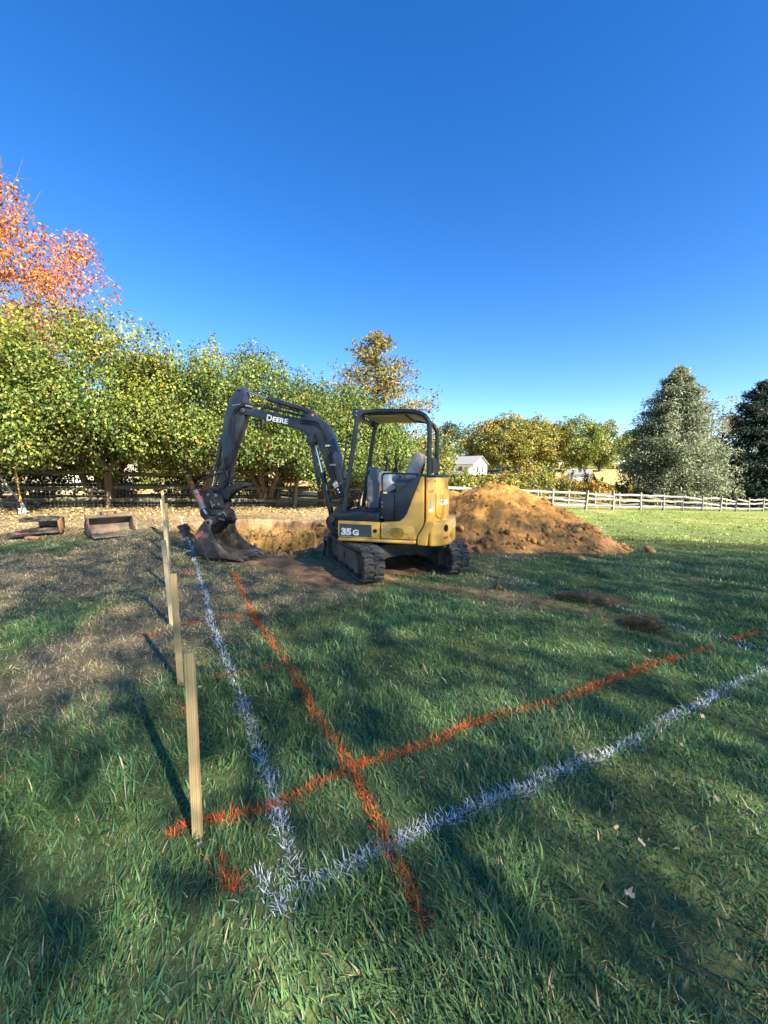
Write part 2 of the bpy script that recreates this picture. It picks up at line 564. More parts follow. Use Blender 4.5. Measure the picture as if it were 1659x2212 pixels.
dk = np.maximum(sstep(0.1, 0.5, fbm(MX * 1.3 + 9, MY * 1.3, octaves=4, seed=78)), 0.75 * sstep(0.75, 0.25, MH + 0.3 * fbm(MX * 2, MY * 2, octaves=3, seed=79)))[..., None] * 0.7  # brown patches, plus shade on the lower slopes put into the colour
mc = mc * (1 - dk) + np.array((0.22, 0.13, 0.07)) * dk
nmx, nmy = len(mx), len(my)
ii, jj = np.meshgrid(np.arange(nmx - 1), np.arange(nmy - 1))
a = (jj * nmx + ii).ravel()
q = np.stack([a, a + 1, a + nmx + 1, a + nmx], -1)
q = q[(MH.ravel()[q] > 0.0).any(1)]
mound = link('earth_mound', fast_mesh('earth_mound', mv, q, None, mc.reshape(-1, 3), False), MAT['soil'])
tag(mound, 'large heap of dug orange sandy earth behind the digger', 'earth mound')
rng = np.random.default_rng(8)
n = 3000
lx = rng.uniform(0.2, 5.4, n); ly = rng.uniform(7.0, 11, n)
hh = mound_height(lx, ly)
ok = (hh > 0.03) & (rng.uniform(0, 1, n) < np.where(hh < 0.45, 1.0, 0.28))
lx, ly, hh = lx[ok], ly[ok], hh[ok]
ls = rng.gamma(1.3, 0.017, len(lx)).clip(0.008, 0.12) * np.where(hh < 0.5, 1.15, 0.8)
P = np.stack([lx, ly, terrain(lx, ly) + hh + ls * 0.25], -1)
v, f, c = clods(rng, P, ls, np.array((0.48, 0.26, 0.085)))
tag(link('soil_crumb', fast_mesh('soil_crumb', v, None, f, c), MAT['soil'], mound), kind='stuff')
# single clods that rolled clear
for (x, y, s, lab) in [(5.35, 7.72, 0.12, 'big orange clod lying alone on sunlit grass right of the mound'),
                       (3.55, 6.95, 0.10, 'flat orange clod on shaded grass just below the mound toe'),
                       (4.05, 7.2, 0.075, 'small clod beside the toe of the mound at its right end'),
                       (2.95, 7.15, 0.065, 'small clod left of the flat clod below the mound'),
                       (1.55, 5.15, 0.07, 'pale clod on scraped turf right of the near track')]:
    v, f, c = clods(np.random.default_rng(int(s * 1000)), [np.array((0, 0, 0.3 * s))], [s], np.array((0.44, 0.25, 0.10)), 2)
    o = link('soil_clod', fast_mesh('soil_clod', v, None, f, c), MAT['soil'], None, (x, y, float(terrain(x, y))))
    tag(o, lab, 'soil clod', 'clods that rolled off the heap')
# ------------------------------------------------------------------ mini excavator
DUST = (0.27, 0.20, 0.13)
MAT['yellow'] = M('yellow_paint', (0.74, 0.405, 0.07), (0.78, 0.45, 0.10), 2.0, 0.36, dirt=(0.56, 0.37, 0.15), dscale=2.2, dlo=0.50, dhi=0.85)
MAT['black'] = M('blue_black_paint', (0.018, 0.023, 0.036), (0.028, 0.034, 0.050), 3, 0.36, dirt=(0.060, 0.055, 0.052), dscale=4, dlo=0.56, dhi=0.9)
MAT['dusty'] = M('dusty_dark_steel', (0.018, 0.018, 0.021), (0.036, 0.034, 0.034), 6, 0.6, dirt=(0.16, 0.125, 0.09), dscale=5, dlo=0.50, dhi=0.82, bmp=0.3, bscale=40)
MAT['caked'] = M('mud_caked_steel', (0.06, 0.052, 0.045), (0.115, 0.093, 0.075), 5, 0.85, dirt=(0.21, 0.16, 0.11), dscale=4, dlo=0.42, dhi=0.72, bmp=0.5, bscale=30)
MAT['rubber'] = M('track_rubber', (0.030, 0.030, 0.031), (0.055, 0.053, 0.05), 9, 0.75, dirt=(0.16, 0.135, 0.10), dscale=7, dlo=0.45, dhi=0.78, bmp=0.3, bscale=60)
MAT['hose'] = M('hose_rubber', (0.012, 0.012, 0.013), rough=0.5)
MAT['chrome'] = M('chrome_rod', (0.72, 0.73, 0.75), rough=0.16, metal=1.0)
MAT['steel'] = M('worn_steel', (0.30, 0.28, 0.26), (0.48, 0.45, 0.42), 12, 0.42, metal=0.7)
MAT['grey'] = M('grey_plastic', (0.20, 0.205, 0.215), (0.25, 0.255, 0.26), 5, 0.55)
MAT['grey_light'] = M('light_grey_plastic', (0.42, 0.43, 0.43), (0.52, 0.52, 0.51), 5, 0.55)
MAT['seat'] = M('grey_seat_cover', (0.21, 0.215, 0.23), (0.27, 0.275, 0.29), 8, 0.7, bmp=0.2)
MAT['white'] = M('white_lettering', (0.80, 0.80, 0.79), rough=0.45)
MAT['decal_grey'] = M('charcoal_decal', (0.05, 0.052, 0.056), (0.075, 0.076, 0.08), 8, 0.45)
MAT['red'] = M('red_decal', (0.42, 0.03, 0.035), (0.55, 0.09, 0.08), 30, 0.5)
MAT['red_worn'] = M('worn_red_sticker', (0.46, 0.025, 0.03), (0.52, 0.20, 0.17), 60, 0.6, vscale=(1, 1, 3))
MAT['ochre'] = M('ochre_patch', (0.36, 0.20, 0.022), (0.50, 0.30, 0.05), 14, 0.55)
MAT['liner'] = M('cream_roof_liner', (0.60, 0.52, 0.25), (0.66, 0.58, 0.30), 4, 0.6)
MAT['orange_dot'] = M('amber_marker', (0.75, 0.28, 0.03), rough=0.4)
MAT['screen'] = M('monitor_glass', (0.06, 0.09, 0.11), rough=0.12)
MAT['blue_label'] = M('blue_label', (0.22, 0.42, 0.62), rough=0.5)
MAT['void'] = M('dark_recess', (0.006, 0.006, 0.006), rough=0.9)
MAT['bucket'] = M('bucket_steel', (0.020, 0.020, 0.022), (0.055, 0.052, 0.05), 5, 0.5, dirt=(0.22, 0.18, 0.125), dscale=6, dlo=0.47, dhi=0.72, bmp=0.4, bscale=40)

ex = thing('mini_excavator', 'yellow and black tracked mini digger with open canopy parked beside the pit', 'excavator', (0.12, 6.45, 0.0), R(166))
UC = Matrix.Rotation(R(112 - 166), 4, 'Z')          # undercarriage is slewed against the upper part

# --- tracks
def track_path():
    (xa, za, ra), (xb, zb, rb) = (-0.82, 0.262, 0.232), (0.84, 0.245, 0.215)
    pts = []
    for k in range(15):                              # rear sprocket: bottom -> rear -> top
        a = R(-90 - 180 * k / 14); pts.append((xa + ra * math.cos(a), za + ra * math.sin(a)))
    for k in range(1, 12):                           # top run, slight sag
        t = k / 12; pts.append((xa + (xb - xa) * t, (za + ra) * (1 - t) + (zb + rb) * t - 0.018 * math.sin(math.pi * t)))
    for k in range(15):
        a = R(90 - 180 * k / 14); pts.append((xb + rb * math.cos(a), zb + rb * math.sin(a)))
    for k in range(1, 12):
        t = k / 12; pts.append((xb + (xa - xb) * t, 0.03))
    return pts
TP = track_path()
_tp = np.array(TP + [TP[0]]); _ts = np.concatenate([[0], np.cumsum(np.hypot(*np.diff(_tp, axis=0).T))]); TLEN = _ts[-1]
def on_track(s, h):
    s = s % TLEN
    x = np.interp(s, _ts, _tp[:, 0]); z = np.interp(s, _ts, _tp[:, 1])
    e = 0.02
    x2 = np.interp((s + e) % TLEN, _ts, _tp[:, 0]); z2 = np.interp((s + e) % TLEN, _ts, _tp[:, 1])
    x1 = np.interp((s - e) % TLEN, _ts, _tp[:, 0]); z1 = np.interp((s - e) % TLEN, _ts, _tp[:, 1])
    tx, tz = x2 - x1, z2 - z1; l = math.hypot(tx, tz)
    return x - tz / l * h, z + tx / l * h               # path runs clockwise seen from +y: outward normal

def make_track(side):
    yc = side * 0.69; w = 0.15
    m = MB(); n = 96; V = []
    for k in range(n):
        s = TLEN * k / n
        for (y, h) in ((-w, 0), (w, 0), (w, -0.035), (-w, -0.035)):
            x, z = on_track(s, h); V.append((x, yc + y, z))
    F = []
    for k in range(n):
        a = k * 4; b = ((k + 1) % n) * 4
        for j in range(4):
            F.append((a + j, b + j, b + (j + 1) % 4, a + (j + 1) % 4))
    m.add(V, F)
    nl = 50; pitch = TLEN / nl
    for k in range(nl):                                # chevron lugs, two staggered halves
        for half in (-1, 1):
            s0 = k * pitch + (0.5 * pitch if half > 0 else 0)
            segs = [(0.012, 0.0), (0.075, 0.020), (0.148, 0.0)]
            V = []
            for (yy, ds) in segs:
                for (dd, h) in ((-0.030, -0.002), (-0.018, 0.027), (0.018, 0.027), (0.030, -0.002)):
                    x, z = on_track(s0 + ds + dd, h); V.append((x, yc + half * yy, z))
            F = []
            for q in range(2):
                for j in range(3):
                    F.append((q * 4 + j, q * 4 + j + 1, q * 4 + j + 5, q * 4 + j + 4))
            F += [(3, 2, 1, 0), (8, 9, 10, 11)]
            if half < 0: F = [f[::-1] for f in F]
            m.add(V, F)
    t = m.build('track', MAT['rubber'], ex, xf=UC, angle=30)
    o = side * 0.10
    fr = MB().prism([(-0.56, 0.09), (0.66, 0.09), (0.70, 0.17), (0.66, 0.30), (0.58, 0.37), (-0.40, 0.37), (-0.52, 0.30)], yc - 0.085, yc + 0.085)
    fr.build('track_frame', MAT['caked'], t, 0.012, xf=UC)
    sl = MB().box((0.12, yc + side * 0.086, 0.235), (0.035, 0.01, 0.085)); sl.box((0.12, yc + side * 0.086, 0.235), (0.05, 0.008, 0.02))
    sl.build('frame_slot', MAT['void'], t, xf=UC)
    pl = MB().prism([(-0.50, 0.10), (-0.70, 0.08), (-0.74, 0.20), (-0.68, 0.36), (-0.50, 0.36)], yc + side * 0.03, yc + side * 0.07)
    pl.build('drive_guard', MAT['dusty'], t, 0.01, xf=UC)
    MB().cyl((-0.82, yc - 0.07, 0.262), (-0.82, yc + 0.07, 0.262), 0.185, n=28).build('sprocket', MAT['caked'], t, 0.01, xf=UC)
    MB().cyl((-0.82, yc - 0.11, 0.262), (-0.82, yc + 0.11, 0.262), 0.10, n=20).build('drive_hub', MAT['dusty'], t, 0.01, xf=UC)
    MB().cyl((0.84, yc - 0.07, 0.245), (0.84, yc + 0.07, 0.245), 0.165, n=28).build('idler_wheel', MAT['caked'], t, 0.012, xf=UC)
    for x in (-0.45, -0.15, 0.15, 0.45):
        MB().cyl((x, yc - 0.09, 0.105), (x, yc + 0.09, 0.105), 0.06, n=16).build('roller', MAT['caked'], t, 0.006, xf=UC)
    MB().cyl((-0.05, yc - 0.05, 0.41), (-0.05, yc + 0.05, 0.41), 0.035, n=12).build('top_roller', MAT['caked'], t, xf=UC)
    return t
for sd, lab in ((1, 'muddy rubber track nearest the camera'), (-1, 'muddy rubber track under the counterweight')):
    make_track(sd)['label'] = lab

# --- undercarriage frame and blade
def yz_prism(m, poly, x0, x1):
    n = len(poly)
    V = [(x0, p[0], p[1]) for p in poly] + [(x1, p[0], p[1]) for p in poly]
    a = sum(poly[i][0] * poly[(i + 1) % n][1] - poly[(i + 1) % n][0] * poly[i][1] for i in range(n))
    F = [tuple(range(n - 1, -1, -1)), tuple(range(n, 2 * n))] + [(i, (i + 1) % n, n + (i + 1) % n, n + i) for i in range(n)]
    if a < 0: F = [f[::-1] for f in F]
    return m.add(V, F)
arch = [(0.0, 0.47), (0.36, 0.47), (0.48, 0.40), (0.62, 0.33), (0.62, 0.10), (0.56, 0.10), (0.44, 0.20), (0.26, 0.265), (0.0, 0.28)]
uc = MB()
for x0, x1 in ((-0.52, -0.20), (0.20, 0.52)):
    yz_prism(uc, arch, x0, x1); yz_prism(uc, [(-y, z) for y, z in arch], x0, x1)
uc.box((0, 0, 0.385), (0.42, 0.72, 0.19))
ucf = uc.build('undercarriage_frame', MAT['dusty'], ex, 0.015, xf=UC)
MB().cyl((0, 0, 0.46), (0, 0, 0.545), 0.40, n=40).build('slew_ring', MAT['dusty'], ucf, 0.01)
bl = MB().prism([(1.25, 0.02), (1.29, 0.02), (1.315, 0.10), (1.32, 0.22), (1.29, 0.36), (1.26, 0.37), (1.285, 0.22), (1.28, 0.10)], -0.85, 0.85)
for s in (-1, 1):
    bl.box((1.28, s * 0.845, 0.195), (0.10, 0.02, 0.36))
blade = bl.build('dozer_blade', MAT['black'], ex, 0.004, xf=UC)
ba = MB()
for s in (-1, 1):
    ba.prism([(0.35, 0.16), (0.35, 0.28), (0.85, 0.26), (1.27, 0.20), (1.27, 0.10), (0.85, 0.14)], s * 0.34 - 0.04, s * 0.34 + 0.04)
ba.build('blade_arm', MAT['dusty'], blade, 0.01, xf=UC)
MB().box((1.255, 0.80, 0.325), (0.006, 0.07, 0.05)).box((1.28, 0.8575, 0.33), (0.07, 0.004, 0.05)).build('blade_label', MAT['blue_label'], blade, xf=UC)
MB().box((1.275, 0.8575, 0.25), (0.04, 0.004, 0.04)).build('warning_label', MAT['orange_dot'], blade, xf=UC)

# --- upper body
def contour(x0, hw, dep, p=2.6, n=48):
    pts = []
    for k in range(n + 1):
        t = math.pi * k / n
        c, s = math.cos(t), math.sin(t)
        pts.append((x0 - dep * abs(s) ** (2 / p), math.copysign(hw * abs(c) ** (2 / p), c)))
    return pts                                        # from +y round the rear to -y
def contour_at(cont):
    P = np.array(cont); S = np.concatenate([[0], np.cumsum(np.hypot(*np.diff(P, axis=0).T))])
    def f(s, off=0.0):
        x = np.interp(s, S, P[:, 0]); y = np.interp(s, S, P[:, 1])
        x2 = np.interp(s + 0.01, S, P[:, 0]); y2 = np.interp(s + 0.01, S, P[:, 1])
        x1 = np.interp(s - 0.01, S, P[:, 0]); y1 = np.interp(s - 0.01, S, P[:, 1])
        tx, ty = x2 - x1, y2 - y1; l = math.hypot(tx, ty) + 1e-9
        return x + ty / l * off, y - tx / l * off       # outward
    def s_of_x(x):                                     # arc length on the left half for a given x
        h = len(P) // 2 + 1
        return float(np.interp(-x, -P[:h, 0], S[:h]))
    return f, s_of_x
def patch_on(cont, pts_sz, off0, off1, name, mat, parent, sub=1):
    """a plate lying on a plan contour: pts are (arc length, z)"""
    f, _ = contour_at(cont)
    m = MB(); n = len(pts_sz)
    V = [(*f(s, off0), z) for s, z in pts_sz] + [(*f(s, off1), z) for s, z in pts_sz]
    a = sum(pts_sz[i][0] * pts_sz[(i + 1) % n][1] - pts_sz[(i + 1) % n][0] * pts_sz[i][1] for i in range(n))
    F = [tuple(range(n - 1, -1, -1)), tuple(range(n, 2 * n))] + [(i, (i + 1) % n, n + (i + 1) % n, n + i) for i in range(n)]
    if a < 0: F = [q[::-1] for q in F]
    m.add(V, F)
    return m.build(name, mat, parent)

cw_c = contour(-0.50, 0.735, 0.555, 2.7)
hd_c = contour(-0.45, 0.705, 0.47, 3.0)

deck = MB()
deck.slab([(0.66, 0.66), (0.74, 0.30), (0.74, -0.62), (0.45, -0.71), (-0.60, -0.71), (-0.85, -0.4), (-0.92, 0), (-0.85, 0.4), (-0.60, 0.69), (0.45, 0.69)], 0.53, 0.80)
deck.build('slew_deck', MAT['black'], ex, 0.01)
# yellow front side panel with model plate
sp = MB().prism([(0.672, 0.585), (0.672, 0.835), (0.008, 0.826), (0.008, 0.575)], 0.66, 0.725).build('side_panel', MAT['yellow'], ex, 0.012)
MB().prism([(0.645, 0.605), (0.645, 0.79), (0.135, 0.782), (0.135, 0.597)], 0.722, 0.7285).build('model_plate', MAT['decal_grey'], sp)
MB().cyl((0.08, 0.72, 0.695), (0.08, 0.735, 0.695), 0.03, n=20).build('panel_latch', MAT['hose'], sp)
def side_text(txt, size, x, y, z, ang, mat, name, parent, off=0.004, ext=0.0015, xscale=1.0):
    V, F = text_mesh(txt, size, ext, off)
    c, s = math.cos(ang), math.sin(ang)
    W = [(x - (v[0] * xscale * c - v[1] * s), y + v[2], z + v[0] * xscale * s + v[1] * c) for v in V]
    return MB().add(W, F).build(name, mat, parent, smooth=False)
side_text('35', 0.134, 0.615, 0.7305, 0.626, R(-1.5), MAT['white'], 'lettering', sp, 0.009, xscale=1.2)
side_text('G', 0.112, 0.434, 0.7305, 0.624, R(-1.5), MAT['white'], 'lettering', sp, 0.006, xscale=1.22)
# rounded lower skirt
sk = MB().prism([(0.675, 0.525), (0.675, 0.575), (-0.535, 0.57), (-0.535, 0.515)], 0.60, 0.74).build('lower_skirt', MAT['yellow'], ex, 0.022, 3)
# rear side panel rising to the hood
rp = MB().prism([(-0.002, 0.576), (-0.002, 0.822), (-0.16, 0.835), (-0.29, 0.848), (-0.385, 0.95), (-0.60, 1.50), (-0.645, 1.505), (-0.645, 0.87), (-0.635, 0.79), (-0.545, 0.64), (-0.535, 0.576)], 0.52, 0.712)
rpo = rp.build('rear_side_panel', MAT['yellow'], ex, 0.016, 3)
bul = MB().prism([(-0.006, 0.58), (-0.006, 0.80), (-0.50, 0.775), (-0.53, 0.64), (-0.532, 0.58)], 0.68, 0.735).build('bulge_panel', MAT['yellow'], rpo, 0.02, 3)
# painted-out patch where an emblem has been covered
pp = [(-0.155, 0.725), (-0.19, 0.75), (-0.27, 0.757), (-0.345, 0.735), (-0.365, 0.685), (-0.35, 0.625), (-0.28, 0.592), (-0.20, 0.605), (-0.152, 0.64), (-0.16, 0.68)]
MB().prism(pp, 0.732, 0.7385).prism([(-0.10, 0.69), (-0.16, 0.692), (-0.16, 0.672), (-0.10, 0.67)], 0.732, 0.738).prism([(-0.36, 0.675), (-0.42, 0.672), (-0.42, 0.655), (-0.36, 0.658)], 0.732, 0.738).build('covered_emblem', MAT['ochre'], bul)
for (x, z) in ((-0.03, 0.745), (-0.03, 0.63), (-0.455, 0.625), (-0.575, 1.32)):
    yy = 0.735 if z < 1 else 0.712
    MB().cyl((x, yy - 0.004, z), (x, yy + 0.006, z), 0.021, n=16).cyl((x, yy, z), (x, yy + 0.012, z), 0.009, n=8).build('bolt', MAT['yellow'], rpo)
# dark cover plates below the seat
dk = MB().prism([(0.0, 0.875), (0.0, 1.255), (-0.205, 1.24), (-0.205, 0.865)], 0.62, 0.70).build('dark_cover', MAT['black'], ex, 0.008)
dk2 = MB().prism([(-0.215, 0.86), (-0.215, 1.25), (-0.56, 1.525), (-0.605, 1.525), (-0.40, 0.965), (-0.36, 0.90), (-0.30, 0.862)], 0.62, 0.722).build('dark_cover', MAT['black'], ex, 0.012)
for (x, z) in ((-0.025, 1.12), (-0.025, 1.06), (-0.015, 0.90)):
    MB().cyl((x, 0.695, z), (x, 0.71, z), 0.012, n=10).build('bolt', MAT['steel'], dk)
for k in range(3):
    MB().box((-0.26 - 0.02 * 0, 0.724, 1.12 - 0.06 * k), (0.07, 0.006, 0.006)).build('vent_slot', MAT['void'], dk2)
# core that closes the body
MB().box((-0.34, -0.02, 1.0), (0.62, 1.28, 0.50)).box((-0.42, -0.02, 1.34), (0.44, 1.22, 0.28)).build('inner_body', MAT['black'], ex, 0.02)
# hood
hd = MB()
hl = [p for p in hd_c if p[0] <= -0.45] 
hd.slab([(-0.66, 0.60)] + [p for p in hd_c if p[0] < -0.655] + [(-0.66, -0.60)], 0.78, 1.495)
hood = hd.build('engine_hood', MAT['yellow'], ex, 0.03, 3)
MB().slab([(-0.52, 0.66), (-0.66, 0.675)] + [(p[0] - 0.012, p[1] * 1.012) for p in hd_c if p[0] < -0.68] + [(-0.66, -0.675), (-0.52, -0.66)], 1.497, 1.535).build('hood_top', MAT['black'], hood, 0.01)
f_hd, sx_hd = contour_at(hd_c)
sd0 = sx_hd(-0.80)
hood_len = 2 * sx_hd(-0.92 + 1e-4)
def rrect(s0, s1, z0, z1, r, n=5):
    out = []
    for cx, cz, a0 in ((s1 - r, z1 - r, 0), (s0 + r, z1 - r, 90), (s0 + r, z0 + r, 180), (s1 - r, z0 + r, 270)):
        for k in range(n + 1):
            a = R(a0 + 90 * k / n); out.append((cx + r * math.cos(a), cz + r * math.sin(a)))
    return out
# rear door: built as narrow strips so that it follows the curve
def strips(cont, s0, s1, z0, z1, off0, off1, n, name, mat, parent):
    f, _ = contour_at(cont); m = MB(); V = []
    for k in range(n + 1):
        s = s0 + (s1 - s0) * k / n
        e = min(k, n - k) / n
        dz = 0.05 * max(0, 1 - e / 0.08) 
        for o, z in ((off0, z0 + dz), (off1, z0 + dz), (off1, z1 - dz), (off0, z1 - dz)):
            V.append((*f(s, o), z))
    F = []
    for k in range(n):
        a = k * 4; b = a + 4
        for j in range(4):
            F.append((a + j, a + (j + 1) % 4, b + (j + 1) % 4, b + j))
    F += [(0, 3, 2, 1), tuple(4 * n + j for j in (0, 1, 2, 3))]
    return m.add(V, [q[::-1] for q in F]).build(name, mat, parent, 0.006)
dr = strips(hd_c, sd0, sd0 + 0.95, 0.885, 1.30, -0.01, 0.02, 30, 'rear_door', MAT['yellow'], hood)
for (txt, size, ds) in (('D', 0.125, 0.085), ('EERE', 0.095, 0.185)):
    Vt, Ft = text_mesh(txt, size, 0.0015, 0.004)
    MB().add([(*f_hd(sd0 + ds + v[0] * 1.25, 0.0235 + v[2]), 1.085 + v[1]) for v in Vt], Ft).build('lettering', MAT['white'], dr, smooth=False)
patch_on(hd_c, [(sx_hd(-0.735), 1.04), (sx_hd(-0.76), 1.04), (sx_hd(-0.76), 1.16), (sx_hd(-0.735), 1.16)], 0.0, 0.004, 'info_label', MAT['blue_label'], hood)
patch_on(hd_c, [(sx_hd(-0.715), 0.985), (sx_hd(-0.755), 0.985), (sx_hd(-0.755), 1.025), (sx_hd(-0.715), 1.025)], 0.0, 0.004, 'warning_label', MAT['white'], hood)
bp = [(-0.69, 1.475), (-0.69, 1.34), (-0.72, 1.285), (-0.755, 1.275), (-0.79, 1.32), (-0.80, 1.475)]
patch_on(hd_c, [(sx_hd(x), z) for x, z in bp], -0.01, 0.008, 'post_plate', MAT['yellow'], hood)
for (x, z) in ((-0.70, 1.44), (-0.79, 1.44), (-0.755, 1.30)):
    s = sx_hd(x); p0 = f_hd(s, 0.0); p1 = f_hd(s, 0.016)
    MB().cyl((*p0, z), (*p1, z), 0.011, n=10).build('bolt', MAT['ochre'], hood)
# counterweight
cwm = MB().slab([(-0.70, 0.62)] + [p for p in cw_c if p[0] < -0.715] + [(-0.70, -0.62)], 0.485, 0.845)
cw = cwm.build('counterweight', MAT['yellow'], ex, 0.028, 3)
rc = MB()
for s in (1,):
    rc.prism([(-0.55, 0.50), (-0.557, 0.635), (-0.65, 0.785), (-0.665, 0.86), (-0.80, 0.85), (-0.80, 0.80), (-0.715, 0.66), (-0.70, 0.49)], s * 0.40, s * 0.70)
rc.build('rear_corner', MAT['yellow'], ex, 0.02, 3)
f_cw, sx_cw = contour_at(cw_c)
def cw_disc(x, z, rx, rz, name, mat, o0=-0.01, o1=0.004):
    s = sx_cw(x)
    return patch_on(cw_c, [(s + rx * math.cos(2 * math.pi * k / 20), z + rz * math.sin(2 * math.pi * k / 20)) for k in range(20)], o0, o1, name, mat, cw)
cw_disc(-0.955, 0.745, 0.052, 0.055, 'exhaust_opening', MAT['void'])
cw_disc(-1.015, 0.625, 0.05, 0.042, 'tie_down_recess', MAT['ochre'])
s = sx_cw(-0.955)
patch_on(cw_c, [(s - 0.05, 0.585), (s + 0.045, 0.585), (s + 0.045, 0.62), (s - 0.05, 0.62)], 0, 0.004, 'red_reflector', MAT['red'], cw)
Vt, Ft = text_mesh('DEERE', 0.11, 0.0015, 0.004)
MB().add([(*f_cw(sx_cw(-1.04) + 0.02 + v[0] * 1.2, 0.003 + v[2]), 0.72 + v[1]) for v in Vt], Ft).build('lettering', MAT['white'], cw, smooth=False)
# right-hand side (turned away)
MB().prism([(0.67, 0.53), (0.67, 0.95), (0.2, 1.05), (-0.1, 1.42), (-0.66, 1.49), (-0.66, 0.53)], -0.725, -0.62).build('right_side_panel', MAT['yellow'], ex, 0.015)

# --- operator's platform
fl = MB().slab([(0.70, 0.69), (0.72, 0.55), (0.72, -0.5), (0.02, -0.5), (0.02, 0.69)], 0.845, 0.955)
floor = fl.build('floor_platform', MAT['black'], ex, 0.012)
MB().box((0.33, 0.695, 0.915), (0.50, 0.016, 0.045)).build('step_tread', MAT['dusty'], floor, 0.003)
MB().box((0.36, 0.10, 0.962), (0.60, 0.72, 0.012)).build('floor_mat', MAT['hose'], floor, 0.003)
MB().box((0.34, 0.64, 0.838), (0.70, 0.10, 0.016)).build('edge_trim', MAT['hose'], floor)
grille = MB()
for k in range(6):
    grille.box((0.72, -0.32 + 0.07 * k, 1.06), (0.012, 0.012, 0.20))
for k in range(4):
    grille.box((0.721, -0.145, 0.98 + 0.055 * k), (0.010, 0.37, 0.010))
grille.build('front_grille', MAT['black'], ex)
for y in (0.10, 0.02):
    MB().tube([(0.56, y, 0.96), (0.55, y, 1.06), (0.46, y, 1.36), (0.39, y, 1.55)], 0.010, 8).cyl((0.39, y, 1.55), (0.37, y, 1.61), 0.018, n=10).build('travel_lever', MAT['hose'], ex)
    MB().box((0.50, y + 0.02, 0.995), (0.20, 0.075, 0.018), Matrix.Rotation(R(-14), 3, 'Y')).build('travel_pedal', MAT['dusty'], ex, 0.004)
co = MB().prism([(0.47, 0.95), (0.25, 0.94), (0.24, 1.40), (0.29, 1.47), (0.255, 1.60), (0.30, 1.645), (0.455, 1.675), (0.475, 1.50)], -0.46, -0.16)
console = co.build('front_console', MAT['grey'], ex, 0.025, 3)
MB().prism([(0.288, 1.475), (0.250, 1.59), (0.242, 1.588), (0.280, 1.472)], -0.40, -0.22).build('monitor_screen', MAT['screen'], console)
for z in (1.42, 1.13):
    MB().cyl((0.42, -0.17, z), (0.42, -0.145, z), 0.035, n=16).build('cap', MAT['grey'], console, 0.006)
cl = MB().prism([(0.13, 1.46), (0.115, 1.56), (0.06, 1.585), (-0.06, 1.58), (-0.07, 1.44), (-0.17, 1.345), (-0.16, 1.31), (-0.05, 1.262), (0.03, 1.28), (0.09, 1.35)], 0.24, 0.40)
lc = cl.build('left_armrest_console', MAT['grey_light'], ex, 0.022, 3)
rc2 = MB().prism([(0.10, 1.45), (0.08, 1.56), (-0.20, 1.56), (-0.28, 1.50), (-0.26, 1.36), (0.02, 1.32)], -0.44, -0.27).build('right_armrest_console', MAT['grey_light'], ex, 0.022, 3)
for x in (-0.05, -0.14):
    MB().cyl((x, -0.36, 1.558), (x, -0.36, 1.568), 0.022, n=14).build('switch_knob', MAT['hose'], rc2)
for y, par in ((0.31, lc), (-0.35, rc2)):
    j = MB()
    for k in range(5):
        j.cyl((0.0, y, 1.58 + 0.022 * k), (0.0, y, 1.60 + 0.022 * k), 0.05 - 0.006 * k, 0.042 - 0.006 * k, 14)
    st = j.build('lever_bellows', MAT['hose'], par)
    MB().tube([(0.0, y, 1.68), (-0.005, y, 1.72), (-0.01, y, 1.76), (0.005, y, 1.80), (0.02, y, 1.825)], [0.014, 0.020, 0.023, 0.022, 0.018], 10).build('joystick', MAT['hose'], par)
sc_ = MB().prism([(0.02, 1.22), (0.02, 1.29), (-0.05, 1.325), (-0.30, 1.31), (-0.36, 1.26), (-0.36, 1.18), (-0.02, 1.18)], -0.24, 0.22)
seatc = sc_.build('seat_cushion', MAT['seat'], ex, 0.03, 3)
sb = MB().prism([(-0.22, 1.30), (-0.27, 1.56), (-0.33, 1.70), (-0.415, 1.865), (-0.46, 1.885), (-0.52, 1.875), (-0.55, 1.82), (-0.53, 1.66), (-0.50, 1.56), (-0.36, 1.28)], -0.21, 0.21)
seatb = sb.build('seat_backrest', MAT['seat'], ex, 0.05, 3)
MB().prism([(-0.335, 1.60), (-0.375, 1.74), (-0.425, 1.85), (-0.44, 1.855), (-0.40, 1.75), (-0.355, 1.60)], -0.13, 0.13).build('seat_stripe', MAT['hose'], seatb, 0.004)
MB().tube([(-0.12, 0.22, 1.30), (-0.16, 0.24, 1.36), (-0.20, 0.24, 1.52)], 0.022, 8).build('seat_belt', MAT['hose'], seatc)

# --- canopy
def frame_pts(y, s=1.0):
    return [(0.64, y, 0.96), (0.545, y, 1.55), (0.435, y, 2.25), (0.41, y, 2.36), (0.355, y, 2.445), (0.26, y, 2.475), (-0.05, y, 2.478), (-0.38, y, 2.462), (-0.555, y, 2.425), (-0.645, y, 2.36), (-0.69, y, 2.24), (-0.695, y, 2.0), (-0.69, y, 1.53)]
for y in (0.53, -0.49):
    MB().tube(spline(frame_pts(y), 5), 0.036, 12).build('canopy_frame', MAT['black'], ex)
rf = MB().prism([(0.36, 2.435), (0.34, 2.475), (-0.05, 2.50), (-0.42, 2.48), (-0.60, 2.41), (-0.60, 2.385), (-0.42, 2.445), (-0.05, 2.46), (0.32, 2.44)], -0.49, 0.53)
roof = rf.build('canopy_roof', MAT['black'], ex, 0.008)
lin = MB()
for k in range(4):
    lin.box((-0.02 - 0.0 * k, -0.30 + 0.20 * k + 0.02, 2.437), (0.56, 0.165, 0.018))
lin.box((0.285, 0.02, 2.43), (0.05, 0.95, 0.018))
lin.build('roof_liner', MAT['liner'], roof)
